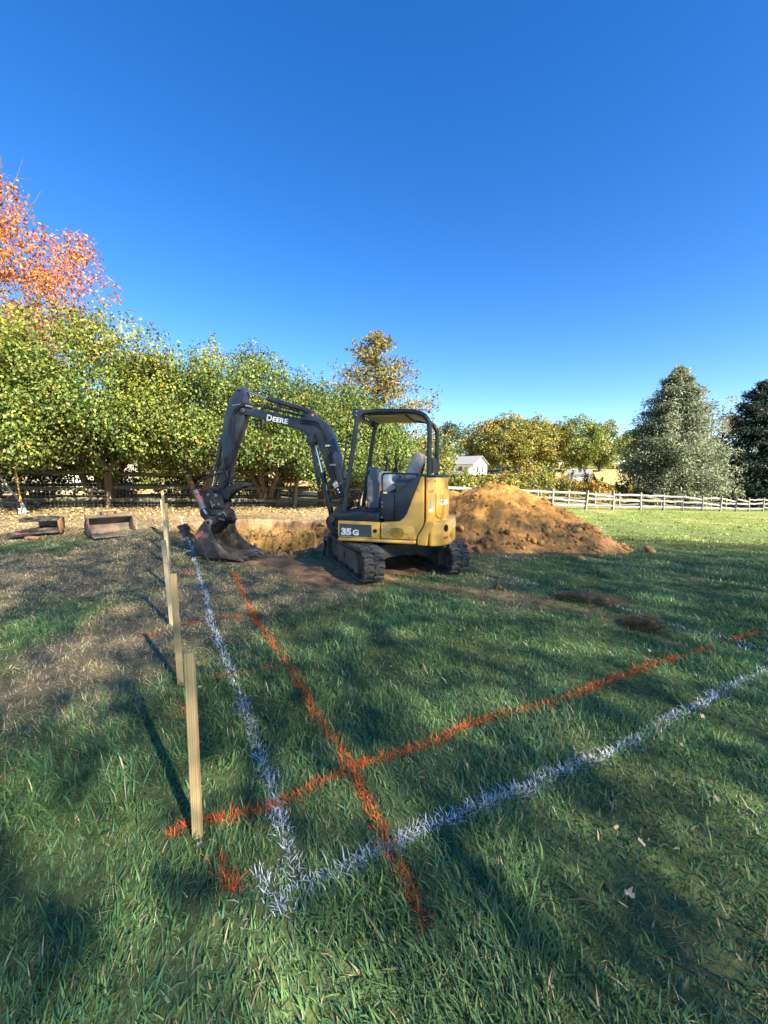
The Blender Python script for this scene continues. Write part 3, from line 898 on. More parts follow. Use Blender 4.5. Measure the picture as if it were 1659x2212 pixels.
for x, z in ((0.40, 2.40), (-0.62, 2.38)):
    MB().cyl((x, -0.49, z), (x, 0.53, z), 0.03, n=12).build('cross_tube', MAT['black'], roof)
MB().box((0.425, 0.40, 2.47), (0.15, 0.20, 0.13)).build('roof_bracket', MAT['black'], roof, 0.01)
MB().box((0.39, -0.30, 2.44), (0.12, 0.16, 0.16)).build('roof_bracket', MAT['black'], roof, 0.01)
for z in (2.50, 2.44):
    MB().cyl((0.43, 0.50, z), (0.43, 0.507, z), 0.012, n=8).build('roof_bolt', MAT['steel'], roof)
MB().cyl((-0.66, 0.50, 2.44), (-0.70, 0.50, 2.46), 0.022, n=12).build('marker_lamp', MAT['steel'], roof)
MB().prism([(-0.655, 1.56), (-0.655, 1.80), (-0.70, 1.80), (-0.72, 1.56)], -0.48, 0.20).build('rear_guard_screen', MAT['black'], ex)
MB().smoothtube([(-0.02, 0.685, 1.02), (-0.02, 0.685, 1.30), (-0.02, 0.685, 1.49), (-0.035, 0.685, 1.535), (-0.08, 0.685, 1.55), (-0.30, 0.685, 1.548), (-0.56, 0.685, 1.542)], 0.015, 10, 4).build('grab_rail', MAT['black'], ex)
MB().smoothtube([(0.47, 0.50, 2.13), (0.56, 0.50, 2.135), (0.595, 0.50, 2.07), (0.63, 0.50, 1.80), (0.668, 0.50, 1.53), (0.655, 0.48, 1.47), (0.60, 0.40, 1.465)], 0.013, 8, 4).build('grab_rail', MAT['black'], ex)
MB().tube([(0.60, 0.40, 1.465), (0.66, 0.0, 1.50), (0.55, -0.47, 1.50)], 0.013, 8).build('front_rail', MAT['black'], ex)
MB().box((0.0, 0.69, 1.33), (0.02, 0.02, 0.07)).build('amber_reflector', MAT['orange_dot'], ex)

# --- swing bracket, boom, arm
sw = MB()
swp = [(0.72, 1.16), (0.84, 1.15), (0.90, 1.00), (1.00, 0.87), (1.085, 0.80), (1.095, 0.73), (1.06, 0.64), (0.98, 0.55), (0.88, 0.52), (0.84, 0.58), (0.93, 0.64), (0.965, 0.72), (0.93, 0.80), (0.86, 0.84), (0.78, 0.92), (0.72, 1.0)]
for y in (0.13, -0.19):
    sw.prism(swp, y, y + 0.06)
sw.box((0.80, 0, 1.06), (0.12, 0.30, 0.14))
swb = sw.build('swing_bracket', MAT['dusty'], ex, 0.012)
for x_, z_, r_ in ((1.045, 0.765, 0.035), (0.80, 1.09, 0.04)):
    MB().cyl((x_, -0.20, z_), (x_, 0.205, z_), r_, n=16).build('pivot_pin', MAT['dusty'], swb, 0.004)
MB().box((0.80, 0, 0.68), (0.18, 0.22, 0.24)).build('swing_post', MAT['black'], swb, 0.03)

bt = [(2.72, 2.66), (2.70, 2.72), (2.63, 2.745), (2.40, 2.685), (2.0, 2.59), (1.64, 2.505), (1.40, 2.50), (1.22, 2.475), (1.09, 2.37), (1.01, 2.22), (0.92, 1.95), (0.855, 1.68), (0.79, 1.42), (0.75, 1.2), (0.74, 1.08)]
bb = [(0.84, 1.05), (0.92, 1.19), (1.02, 1.40), (1.11, 1.63), (1.19, 1.88), (1.26, 2.03), (1.37, 2.16), (1.48, 2.25), (1.83, 2.365), (2.25, 2.485), (2.56, 2.57), (2.68, 2.61)]
boom = MB().prism(bt + bb, -0.10, 0.10).build('boom', MAT['black'], ex, 0.014)
side_text('D', 0.140, 2.215, 0.103, 2.485, R(-11.3), MAT['white'], 'lettering', boom, 0.004, xscale=1.1)
side_text('EERE', 0.114, 2.098, 0.103, 2.462, R(-11.3), MAT['white'], 'lettering', boom, 0.0028, xscale=1.24)
# arm cylinder mount on the boom, boom cylinder mount under it
MB().prism([(1.60, 2.49), (1.54, 2.60), (1.46, 2.665), (1.40, 2.64), (1.28, 2.52), (1.24, 2.46)], -0.05, 0.05).build('cylinder_mount', MAT['black'], boom, 0.01)
MB().cyl((1.46, -0.075, 2.625), (1.46, 0.075, 2.625), 0.035, n=16).build('pivot_pin', MAT['dusty'], boom, 0.004)
MB().box((1.33, 0.115, 2.535), (0.03, 0.012, 0.03)).build('amber_marker', MAT['orange_dot'], boom)
MB().prism([(1.50, 2.26), (1.44, 2.12), (1.38, 2.05), (1.30, 2.06), (1.27, 2.12)], -0.12, 0.12).build('cylinder_mount', MAT['black'], boom, 0.01)
MB().prism([(1.41, 2.24), (1.41, 2.04), (1.31, 2.03), (1.31, 2.23)], 0.10, 0.165).build('pin_cover', MAT['black'], boom, 0.012)
MB().cyl((1.46, 0.09, 2.18), (1.46, 0.125, 2.18), 0.025, n=12).build('bolt', MAT['steel'], boom)

def ram(p0, pm, p1, rb, rr, name, parent, y, eye=0.05):
    p0, pm, p1 = [Vector((p[0], y, p[1])) for p in (p0, pm, p1)]
    m = MB().cyl(p0, pm, rb, n=20)
    d = (pm - p0).normalized()
    m.cyl(pm - d * 0.05, pm + d * 0.012, rb * 1.15, n=20)
    m.cyl(p0 + Vector((0, -0.05, 0)), p0 + Vector((0, 0.05, 0)), eye, n=16)
    b = m.build(name, MAT['black'], parent, 0.004)
    MB().cyl(pm, p1, rr, n=16).build('chrome_rod', MAT['chrome'], b)
    MB().cyl(p1 + Vector((0, -0.05, 0)), p1 + Vector((0, 0.05, 0)), eye * 0.85, n=16).build('rod_eye', MAT['dusty'], b, 0.004)
    return b
bc = ram((1.045, 0.79), (1.215, 1.56), (1.355, 2.12), 0.048, 0.024, 'boom_cylinder', ex, 0.0)
g2 = MB().prism([(1.43, 2.12), (1.36, 2.12), (1.235, 1.40), (1.27, 1.34), (1.31, 1.42)], 0.03, 0.055).build('rod_guard', MAT['black'], bc, 0.004)
ac = ram((1.46, 2.625), (2.21, 2.865), (2.70, 3.04), 0.043, 0.022, 'arm_cylinder', ex, 0.0, 0.045)
MB().tube([(1.62, 0.0, 2.61), (2.05, 0.0, 2.745)], 0.018, 8).build('cylinder_pipe', MAT['black'], ac)

al = [(2.665, 3.085), (2.72, 3.095), (2.78, 3.05), (2.88, 2.97), (2.97, 2.86), (3.01, 2.74), (3.11, 2.42), (3.145, 2.15), (3.14, 1.89), (3.19, 1.61), (3.255, 1.38), (3.285, 1.22), (3.26, 1.135)]
ar = [(3.19, 1.13), (3.10, 1.37), (3.04, 1.55), (2.955, 1.78), (2.86, 2.06), (2.775, 2.24), (2.675, 2.48), (2.635, 2.65), (2.64, 2.82), (2.63, 3.0)]
arm = MB().prism(al + ar, -0.08, 0.08).build('arm', MAT['black'], ex, 0.012)
for x_, z_, r_, y_ in ((2.665, 2.665, 0.04, 0.125), (2.72, 3.05, 0.03, 0.10)):
    MB().cyl((x_, -y_, z_), (x_, y_, z_), r_, n=18).build('pivot_pin', MAT['dusty'], arm, 0.004)
MB().box((2.80, 0.0825, 2.775), (0.20, 0.005, 0.010), Matrix.Rotation(R(4), 3, 'Y')).build('weld_bar', MAT['steel'], arm)
MB().prism([(3.12, 2.28), (3.20, 2.25), (3.225, 2.18), (3.20, 2.12), (3.13, 2.10)], -0.07, 0.07).build('cylinder_mount', MAT['dusty'], arm, 0.008)
MB().cyl((3.185, -0.085, 2.19), (3.185, 0.085, 2.19), 0.026, n=14).build('bolt', MAT['steel'], arm)
kc = ram((3.185, 2.19), (3.335, 1.62), (3.42, 1.29), 0.038, 0.020, 'bucket_cylinder', ex, 0.0, 0.04)
# thumb cylinder under the arm
tc = ram((2.99, 1.62), (3.04, 1.38), (3.09, 1.24), 0.034, 0.018, 'thumb_cylinder', ex, 0.0, 0.035)
# bucket links
lk = MB()
for y in (0.085, -0.105):
    lk.prism([(3.44, 1.32), (3.40, 1.33), (3.24, 1.30), (3.20, 1.26), (3.24, 1.235), (3.42, 1.26)], y, y + 0.02)
    lk.prism([(3.45, 1.30), (3.40, 1.30), (3.36, 1.10), (3.40, 1.06), (3.45, 1.10)], y + 0.025, y + 0.045)
lk.build('bucket_link', MAT['dusty'], ex, 0.006)
# tilting coupler
cpl = MB()
cp = [(3.54, 1.22), (3.46, 1.275), (3.38, 1.28), (3.30, 1.20), (3.20, 1.215), (3.14, 1.15), (3.11, 1.02), (3.12, 0.94), (3.58, 0.90), (3.60, 1.0), (3.52, 1.06)]
for y in (0.11, -0.14):
    cpl.prism(cp, y, y + 0.03)
cpl.cyl((3.12, 0, 0.93), (3.58, 0, 0.93), 0.095, n=20)
cpl.box((3.35, 0, 1.01), (0.36, 0.24, 0.06))
coupler = cpl.build('tilt_coupler', MAT['dusty'], ex, 0.008)
lo = MB().prism([(3.60, 0.88), (3.54, 0.93), (3.10, 0.90), (3.06, 0.84), (3.09, 0.74), (3.16, 0.71), (3.50, 0.70), (3.58, 0.78)], -0.14, 0.17)
lo.prism([(3.16, 0.80), (3.14, 0.66), (3.22, 0.63), (3.30, 0.66), (3.34, 0.76)], -0.30, -0.26).prism([(3.16, 0.80), (3.14, 0.66), (3.22, 0.63), (3.30, 0.66), (3.34, 0.76)], 0.30, 0.34)
lo.box((3.25, 0.02, 0.76), (0.10, 0.62, 0.06))
lo.build('coupler_base', MAT['dusty'], coupler, 0.012)
for (x, z, y, r_) in ((3.42, 1.17, 0.155, 0.03), (3.25, 1.16, 0.155, 0.032), (3.20, 1.0, 0.155, 0.018), (3.30, 0.985, 0.155, 0.018), (3.50, 0.98, 0.155, 0.018), (3.16, 0.83, 0.185, 0.022), (3.32, 0.82, 0.185, 0.02)):
    MB().cyl((x, y - 0.04, z), (x, y, z), r_, n=12).build('bolt', MAT['steel'], coupler, 0.003)
MB().tube([(3.22, 0.16, 0.80), (3.08, 0.18, 0.86), (3.02, 0.18, 0.80)], 0.012, 8).tube([(3.18, 0.19, 0.74), (3.05, 0.20, 0.72)], 0.016, 8).tube([(3.36, 0.17, 1.08), (3.31, 0.2, 1.02), (3.30, 0.18, 0.93)], 0.010, 8).build('coupler_hose', MAT['steel'], coupler)
tr = MB().cyl((3.575, 0.27, 1.26), (3.43, 0.27, 0.93), 0.046, n=20).cyl((3.44, 0.27, 0.955), (3.425, 0.27, 0.92), 0.054, n=20)
tiltc = tr.build('tilt_cylinder', MAT['grey'], ex, 0.005)
MB().cyl((3.43, 0.27, 0.93), (3.335, 0.27, 0.80), 0.024, n=14).build('chrome_rod', MAT['chrome'], tiltc)
for a_, b_ in ((0.18, 0.30), (0.42, 0.56)):
    p = Vector((3.575, 0.27, 1.26)); q_ = Vector((3.43, 0.27, 0.93))
    MB().cyl(p.lerp(q_, a_), p.lerp(q_, b_), 0.0475, n=20).build('red_sticker', MAT['red_worn'], tiltc)
MB().box((3.33, 0.25, 0.80), (0.07, 0.12, 0.07)).box((3.55, 0.20, 1.24), (0.08, 0.14, 0.06)).build('cylinder_clevis', MAT['dusty'], tiltc, 0.01)
MB().prism([(3.50, 1.30), (3.46, 1.31), (3.38, 1.29), (3.38, 1.22), (3.50, 1.22)], 0.02, 0.06).build('red_block', MAT['red'], coupler, 0.006)
# thumb with serrated edge
ser = []
a0, a1 = Vector((2.74, 1.315)), Vector((3.07, 1.10))
for k in range(10):
    p = a0.lerp(a1, k / 9); p = p + Vector((-0.03, -0.045)) * math.sin(math.pi * k / 9) * -1.0
    ser.append((p.x, p.y)); 
    if k < 9:
        q_ = a0.lerp(a1, (k + 0.5) / 9); q_ = q_ + Vector((0.03, 0.045)) * math.sin(math.pi * (k + 0.5) / 9)
        ser.append((q_.x - 0.022, q_.y - 0.026))
th = [(3.41, 1.05), (3.395, 1.09), (3.32, 1.13), (3.27, 1.15), (3.10, 1.285), (2.95, 1.375), (2.80, 1.405), (2.70, 1.40), (2.58, 1.385), (2.545, 1.345), (2.60, 1.335), (2.69, 1.335)] + ser + [(3.26, 1.035), (3.36, 1.03)]
tm = MB()
for y in (0.055, -0.095):
    tm.prism(th, y, y + 0.04)
tm.prism([(3.30, 1.12), (3.10, 1.265), (2.95, 1.355), (2.60, 1.37), (2.60, 1.345), (2.93, 1.32), (3.08, 1.23), (3.28, 1.08)], -0.06, 0.06)
MB_th = tm.build('thumb', MAT['dusty'], ex, 0.004)
MB().cyl((3.36, -0.11, 1.08), (3.36, 0.115, 1.08), 0.04, n=16).build('pivot_pin', MAT['steel'], MB_th, 0.004)

# --- bucket on the arm
bo = [(3.285, 0.745), (3.25, 0.755), (3.19, 0.74), (3.165, 0.70), (3.19, 0.64), (3.205, 0.56), (3.16, 0.44), (3.06, 0.315), (2.95, 0.225), (2.82, 0.15), (2.68, 0.105), (2.67, 0.085), (2.88, 0.065), (3.18, 0.055), (3.38, 0.105), (3.50, 0.19), (3.545, 0.29), (3.545, 0.43), (3.45, 0.58), (3.34, 0.70)]
BY0, BY1 = -0.34, 0.40
bk = MB().prism(bo, BY1 - 0.03, BY1)
bk.prism(bo, BY0, BY0 + 0.03)
outer = [(3.30, 0.735), (3.34, 0.70), (3.45, 0.58), (3.545, 0.43), (3.545, 0.29), (3.50, 0.19), (3.38, 0.105), (3.18, 0.055), (2.87, 0.055), (2.67, 0.075)]
inner = [(2.67, 0.095), (2.87, 0.085), (3.17, 0.085), (3.365, 0.132), (3.475, 0.21), (3.515, 0.295), (3.515, 0.42), (3.425, 0.56), (3.32, 0.675), (3.28, 0.715)]
bk.prism(outer + inner, BY0 + 0.002, BY1 - 0.002)
bucket = bk.build('bucket', MAT['bucket'], ex, 0.004)
MB().cyl((3.225, BY0 - 0.02, 0.695), (3.225, BY1 + 0.02, 0.695), 0.036, n=18).build('bucket_pin', MAT['dusty'], bucket, 0.004)
for y in (BY0 + 0.015, BY1 - 0.015):
    MB().cyl((3.225, y - 0.03, 0.695), (3.225, y + 0.03, 0.695), 0.058, n=20).build('bucket_ear', MAT['steel'], bucket, 0.006)
MB().cyl((3.225, BY1 + 0.01, 0.695), (3.225, BY1 + 0.023, 0.695), 0.030, n=16).build('pin_hole', MAT['void'], bucket)
MB().prism([(3.02, 0.075), (2.86, 0.055), (2.64, 0.06), (2.65, 0.075), (2.88, 0.10), (3.02, 0.105)], BY0 - 0.004, BY1 + 0.004).build('cutting_edge', MAT['caked'], bucket, 0.004)
for y in (BY1 + 0.004, BY0 - 0.03):
    MB().prism([(3.13, 0.36), (3.05, 0.31), (2.94, 0.22), (2.80, 0.15), (2.65, 0.105), (2.68, 0.06), (2.84, 0.06), (3.00, 0.10), (3.10, 0.22)], y, y + 0.026).build('side_cutter', MAT['caked'], bucket, 0.005)
for k in range(5):
    y = BY0 + 0.05 + (BY1 - BY0 - 0.10) * k / 4
    MB().prism([(2.85, 0.045), (2.85, 0.125), (2.73, 0.115), (2.59, 0.045), (2.58, 0.03), (2.71, 0.032)], y - 0.035, y + 0.035).build('bucket_tooth', MAT['caked'] if k else MAT['steel'], bucket, 0.008)
st = MB().box((3.425, BY1 + 0.002, 0.47), (0.19, 0.004, 0.06), Matrix.Rotation(R(-36) * -1, 3, 'Y')).build('red_sticker', MAT['red_worn'], bucket)

# --- hoses
def hose(name, pts, r, parent=ex, mat='hose', sub=6):
    return MB().smoothtube(pts, r, 8, sub).build(name, MAT[mat], parent)
hose('hose', [(2.40, 0.09, 2.72), (2.58, 0.11, 2.76), (2.74, 0.12, 2.70), (2.84, 0.12, 2.59), (2.88, 0.115, 2.40), (2.86, 0.10, 2.15), (2.875, 0.10, 1.9), (2.95, 0.11, 1.74), (3.09, 0.16, 1.60)], 0.013)
hose('hose', [(2.42, 0.06, 2.74), (2.60, 0.12, 2.79), (2.80, 0.125, 2.69), (2.90, 0.12, 2.52), (2.915, 0.115, 2.40), (2.90, 0.105, 2.2), (2.86, 0.10, 2.0), (2.90, 0.10, 1.82), (3.12, 0.15, 1.62)], 0.012)
hose('hose', [(2.98, 0.10, 1.70), (3.05, 0.105, 1.84), (3.08, 0.10, 1.74), (3.06, 0.10, 1.60), (3.02, 0.11, 1.50), (3.10, 0.1, 1.40)], 0.010)
# twisted pair to the coupler
tw = [Vector(p) for p in spline([(3.08, 0.17, 1.59), (3.20, 0.20, 1.545), (3.32, 0.22, 1.495), (3.46, 0.24, 1.43), (3.57, 0.26, 1.35), (3.60, 0.27, 1.26)], 8)]
for ph in (0, math.pi):
    pts = []
    for k, p in enumerate(tw):
        a = k * 0.9 + ph
        pts.append((p.x + 0.010 * math.cos(a) * 0.6, p.y + 0.012 * math.sin(a), p.z + 0.012 * math.cos(a)))
    MB().tube(pts, 0.012, 8).build('twisted_hose', MAT['hose'], ex)
hose('hose', [(2.95, -0.10, 2.10), (2.82, -0.12, 2.0), (2.78, -0.12, 1.85), (2.84, -0.12, 1.68), (2.98, -0.11, 1.60)], 0.013)
for dy, dz in ((0.08, 0.03), (0.04, 0.05), (0.0, 0.035)):
    hose('boom_pipe', [(2.50, dy, 2.73 + dz), (2.36, dy, 2.70 + dz), (2.0, dy, 2.61 + dz), (1.64, dy, 2.53 + dz * 0.8), (1.52, dy + 0.02, 2.51 + dz * 0.6)], 0.012)
MB().cyl((2.62, 0.07, 2.785), (2.46, 0.07, 2.755), 0.019, n=10).cyl((2.60, 0.11, 2.745), (2.47, 0.11, 2.715), 0.017, n=10).build('hose_fitting', MAT['steel'], boom)
MB().box((2.30, 0.05, 2.71), (0.05, 0.10, 0.06)).build('hose_clamp', MAT['black'], boom, 0.006)
for dx in (0.0, 0.045):
    hose('boom_pipe', [(1.55, 0.112, 2.46 - dx), (1.30, 0.112, 2.43 - dx), (1.20, 0.112, 2.37 - dx), (1.145 - dx * 0.5, 0.112, 2.24), (1.085 - dx, 0.112, 2.0), (1.02 - dx, 0.112, 1.72), (0.95 - dx, 0.112, 1.48)], 0.011)
    hose('hose', [(0.95 - dx, 0.112, 1.48), (0.92 - dx, 0.13, 1.36), (0.86 - dx, 0.14, 1.22), (0.80, 0.10, 1.05)], 0.012)
for z, x in ((2.02, 1.06), (1.70, 0.985)):
    MB().box((x, 0.118, z), (0.10, 0.022, 0.025)).build('pipe_clamp', MAT['grey_light'], boom)
vb = MB().box((0.915, 0.15, 1.36), (0.085, 0.05, 0.09), Matrix.Rotation(R(28), 3, 'Y')).build('valve_block', MAT['grey_light'], boom, 0.006)
MB().cyl((0.885, 0.17, 1.30), (0.85, 0.17, 1.23), 0.014, n=10).cyl((0.86, 0.16, 1.38), (0.80, 0.16, 1.40), 0.014, n=10).cyl((0.95, 0.17, 1.40), (0.90, 0.17, 1.43), 0.012, n=10).build('hose_fitting', MAT['steel'], vb)
# ------------------------------------------------------------------ foliage
def unit(a):
    return a / (np.linalg.norm(a, axis=-1, keepdims=True) + 1e-9)

def leaf_mesh(name, rng, P, N, size, col, aspect=0.62, droop=0.3, fold=0.12):
    n = len(P)
    N = unit(N)
    t = rng.normal(size=(n, 3)); t[:, 2] -= droop * 2.0
    t = unit(t - N * (t * N).sum(1, keepdims=True))
    b = np.cross(N, t)
    s = size[:, None]
    v0 = P
    v1 = P + t * s * 0.45 + b * s * aspect * 0.5 + N * s * fold
    v2 = P + t * s - N * s * fold * 0.6
    v3 = P + t * s * 0.45 - b * s * aspect * 0.5 + N * s * fold
    V = np.stack([v0, v1, v2, v3], 1).reshape(-1, 3)
    q = np.arange(n * 4).reshape(n, 4)
    return fast_mesh(name, V, q, None, np.repeat(col, 4, 0))

def pick(rng, n, palette):
    w = np.array([p[0] for p in palette], float); w /= w.sum()
    k = rng.choice(len(palette), n, p=w)
    c = np.array([p[1] for p in palette])[k]
    return c * rng.uniform(0.80, 1.20, (n, 1))

def clump_leaves(rng, C, Rr, per, up=0.45, jitter=0.6, inner=0.45, flat=0.85):
    K = len(C)
    cnt = np.maximum(3, (per * (Rr / Rr.mean()) ** 2)).astype(int)
    idx = np.repeat(np.arange(K), cnt)
    n = len(idx)
    d = unit(rng.normal(size=(n, 3)))
    r = inner + (1 - inner) * rng.uniform(0, 1, n) ** 0.6
    off = d * (r * Rr[idx])[:, None]; off[:, 2] *= flat
    N = d * 0.8 + np.array((0, 0, up)) + rng.normal(size=(n, 3)) * jitter
    return C[idx] + off, N, idx

def limbs(m, rng, base, tips, r0, rt=0.012, bend=0.12, n=6):
    for tip in tips:
        a = Vector(base); b = Vector(tip)
        L = (b - a).length
        mid1 = a.lerp(b, 0.35) + Vector(rng.normal(size=3)) * L * bend * 0.5 + Vector((0, 0, L * 0.05))
        mid2 = a.lerp(b, 0.7) + Vector(rng.normal(size=3)) * L * bend * 0.5 + Vector((0, 0, L * 0.07))
        pts = spline([a, mid1, mid2, b], 3)
        rs = [r0 + (rt - r0) * (k / (len(pts) - 1)) ** 0.75 for k in range(len(pts))]
        m.tube(pts, rs, n, False)

def ellipsoid_clumps(rng, K, c, rad, lo=0.55, lump=0.18, zmin=None):
    d = unit(rng.normal(size=(K * 3, 3)))
    r = lo + (1 - lo) * rng.uniform(0, 1, K * 3) ** 0.55
    r = r * (1 + lump * fbm(d[:, 0] * 2 + c[0], d[:, 1] * 2 + c[1], d[:, 2] * 2, octaves=2, seed=int(rng.integers(999))) * 2)
    P = np.array(c) + d * r[:, None] * np.array(rad)
    if zmin is not None: P = P[P[:, 2] > zmin]
    return P[:K]

def broad_tree(name, label, cat, loc, crown_c, crown_r, K, clump_r, per, leaf, palette, seed, stems=1, trunk_r=0.16, fork=1.2, group=None,
               droop=0.5, tint=None, skirt=0, lo=0.55, sprigs=0, zmin=None, spread=0.25, nlimb=26, jitter=0.6, lump=0.18, aspect=0.62):
    rng = np.random.default_rng(seed)
    t = thing(name, label, cat, (loc[0], loc[1], float(terrain(loc[0], loc[1])) - 0.03), 0, group)
    C = ellipsoid_clumps(rng, K, crown_c, crown_r, lo, lump, zmin)
    if skirt:
        a_ = rng.uniform(0, 6.28, skirt); q_ = np.sqrt(rng.uniform(0.3, 1.0, skirt))
        C = np.concatenate([C, np.stack([crown_c[0] + np.cos(a_) * q_ * crown_r[0] * 1.1, crown_c[1] + np.sin(a_) * q_ * crown_r[1] * 1.1, crown_c[2] - crown_r[2] * (rng.uniform(0.45, 0.98, skirt) + 0.16 * np.sin(a_ * 2.0 + seed) + rng.normal(0, 0.05, skirt))], -1)])
    Rr = clump_r * rng.uniform(0.65, 1.35, len(C))
    P, N, idx = clump_leaves(rng, C, Rr, per, jitter=jitter)
    col = pick(rng, len(P), palette)
    ctint = rng.uniform(0.88, 1.12, (len(C), 3)) * rng.uniform(0.70, 1.25, (len(C), 1))
    col = col * ctint[idx]
    if tint is not None: col = tint(P, col, rng, idx)
    if sprigs:
        sp, sn, sc = [], [], []
        top = C[np.argsort(-C[:, 2])[: max(6, len(C) // 4)]]
        for k in range(sprigs):
            b = top[rng.integers(len(top))] + rng.normal(size=3) * clump_r * 0.5
            d = unit(np.array((rng.normal() * 0.45, rng.normal() * 0.45, 1.0)))
            L = rng.uniform(0.5, 1.3) * clump_r * 1.3
            m_ = int(14 + 22 * L)
            s = np.linspace(0, 1, m_)
            q = b + d * (s * L)[:, None] + rng.normal(size=(m_, 3)) * 0.07 * clump_r * (1.2 - s)[:, None]
            sp.append(q); sn.append(rng.normal(size=(m_, 3)) + d * 0.3); sc.append(pick(rng, m_, palette))
        P = np.concatenate([P] + sp); N = np.concatenate([N] + sn)
        c2 = np.concatenate(sc)
        if tint is not None: c2 = tint(np.concatenate(sp), c2, rng, None)
        col = np.concatenate([col, c2])
    keep = P[:, 2] > 0.05
    P, N, col = P[keep], N[keep], col[keep]
    size = leaf * rng.uniform(0.65, 1.3, len(P))
    link('crown', leaf_mesh('crown', rng, P, N, size, np.clip(col, 0.002, 0.9), aspect, droop), MAT['leaf'], t)
    m = MB()
    for s in range(stems):
        a = rng.uniform(0, 6.28) if stems > 1 else 0
        off = Vector((math.cos(a), math.sin(a), 0)) * (0.12 if stems > 1 else 0)
        topc = Vector((crown_c[0], crown_c[1], fork)) + (Vector((math.cos(a), math.sin(a), 0)) * spread * crown_r[0] if stems > 1 else Vector((0, 0, 0)))
        rr = trunk_r / math.sqrt(stems)
        pts = spline([off + Vector((0, 0, -0.15)), off.lerp(topc, 0.5) + Vector(rng.normal(size=3)) * 0.06, topc], 4)
        m.tube(pts, [rr * 1.35] + [rr * (1.1 - 0.35 * k / len(pts)) for k in range(1, len(pts))], 9, False)
        tips = C[rng.choice(len(C), min(len(C), max(3, nlimb // stems)), replace=False)]
        if stems > 1:
            dirv = np.array((math.cos(a), math.sin(a)))
            sel = C[((C[:, :2] - np.array(crown_c[:2])) @ dirv) > -0.3 * crown_r[0]]
            tips = sel[rng.choice(len(sel), min(len(sel), max(3, nlimb // stems)), replace=False)]
        limbs(m, rng, topc, tips, rr * 0.6)
        if stems == 1:
            m.tube(spline([topc, topc.lerp(Vector(crown_c), 0.7), Vector((crown_c[0], crown_c[1], crown_c[2] + crown_r[2] * 0.55))], 4), [rr * 0.75 * (1 - 0.07 * k) for k in range(9)], 8, False)
    m.build('trunk', MAT['bark'], t)
    return t

MAPLE = [(5, (0.125, 0.175, 0.036)), (2.6, (0.195, 0.235, 0.045)), (0.8, (0.36, 0.35, 0.05)), (2.4, (0.075, 0.115, 0.032)), (0.18, (0.46, 0.19, 0.04))]
MAPLE2 = [(5, (0.115, 0.165, 0.038)), (2.4, (0.175, 0.22, 0.045)), (0.4, (0.34, 0.33, 0.05)), (2.8, (0.07, 0.11, 0.034)), (0.12, (0.42, 0.2, 0.05))]
HEDGE = 'row of bushy trees along the left fence'
def yellow_patches(P, col, rng, idx):
    f = sstep(0.12, 0.45, fbm(P[:, 0] * 0.55 + 3, P[:, 2] * 0.55, P[:, 1] * 0.55, octaves=3, seed=90))[:, None]
    return col * (1 - 0.7 * f) + 0.7 * f * (np.array((0.40, 0.38, 0.045)) * rng.uniform(0.6, 1.2, (len(P), 1)))
for (x, h, rx, seed, pal, lab, n) in [
        (-12.3, 5.75, 2.7, 101, MAPLE, 'bushy green tree at the far left edge behind the shovel', 150),
        (-9.6, 5.75, 2.6, 107, MAPLE, 'bushy yellow-green tree behind the fence above the wide spare bucket', 150),
        (-7.0, 5.55, 2.5, 102, MAPLE, 'bushy green tree behind the fence just left of the digger arm', 145),
        (-4.7, 5.25, 2.3, 103, MAPLE2, 'bushy green tree rising behind the raised digger arm', 135),
        (-2.7, 4.6, 2.1, 104, MAPLE2, 'bushy green tree behind the boom lettering', 120),
        (-1.2, 4.1, 1.7, 105, MAPLE2, 'lower bushy olive tree between the boom and the canopy', 90)]:
    y = 17.3 + 0.483 * x + 0.9
    zc = 0.5 * (h + 1.7); rz = 0.5 * (h - 1.7)
    broad_tree('maple_tree', lab, 'tree', (x, y), (0.3, -0.85, zc), (rx * 1.08, rx * 1.12, rz), int(n * 1.35), 0.56, 175, 0.095, pal, seed, stems=5, trunk_r=0.26, fork=1.3,
               group=HEDGE, droop=0.75, tint=yellow_patches if pal is MAPLE else None, sprigs=30, spread=0.28, lump=0.22, lo=0.45, nlimb=30, skirt=85, jitter=0.5)

def red_top(P, col, rng, idx):
    f = sstep(7.0, 13.5, P[:, 2] + 0.25 * (np.hypot(P[:, 0], P[:, 1])) + rng.normal(0, 1.0, len(P)) + 1.5 * fbm(P[:, 0] * 0.4, P[:, 1] * 0.4, P[:, 2] * 0.4, seed=91))[:, None]
    k = rng.uniform(0, 1, (len(P), 1)) * 0.7 + 0.3 * vnoise(P[:, 0] * 0.7, P[:, 1] * 0.7, P[:, 2] * 0.7, seed=93)[:, None]
    red = np.where(k < 0.32, np.array((0.50, 0.13, 0.055)), np.where(k < 0.72, np.array((0.54, 0.235, 0.05)), np.array((0.32, 0.14, 0.06))))
    return col * (1 - f) + red * rng.uniform(0.7, 1.2, (len(P), 1)) * f
rt = broad_tree('red_maple_tree', 'very tall tree turning orange and red at the left edge', 'tree', (-24.6, 21.5), (0, 0, 10.0), (8.0, 7.5, 8.6), 360, 0.95, 150, 0.175,
           [(3, (0.20, 0.17, 0.035)), (2, (0.13, 0.145, 0.03)), (2, (0.36, 0.21, 0.045))], 111, trunk_r=0.38, fork=3.0, tint=red_top, sprigs=40, lump=0.12, lo=0.45, zmin=2.5, nlimb=40)
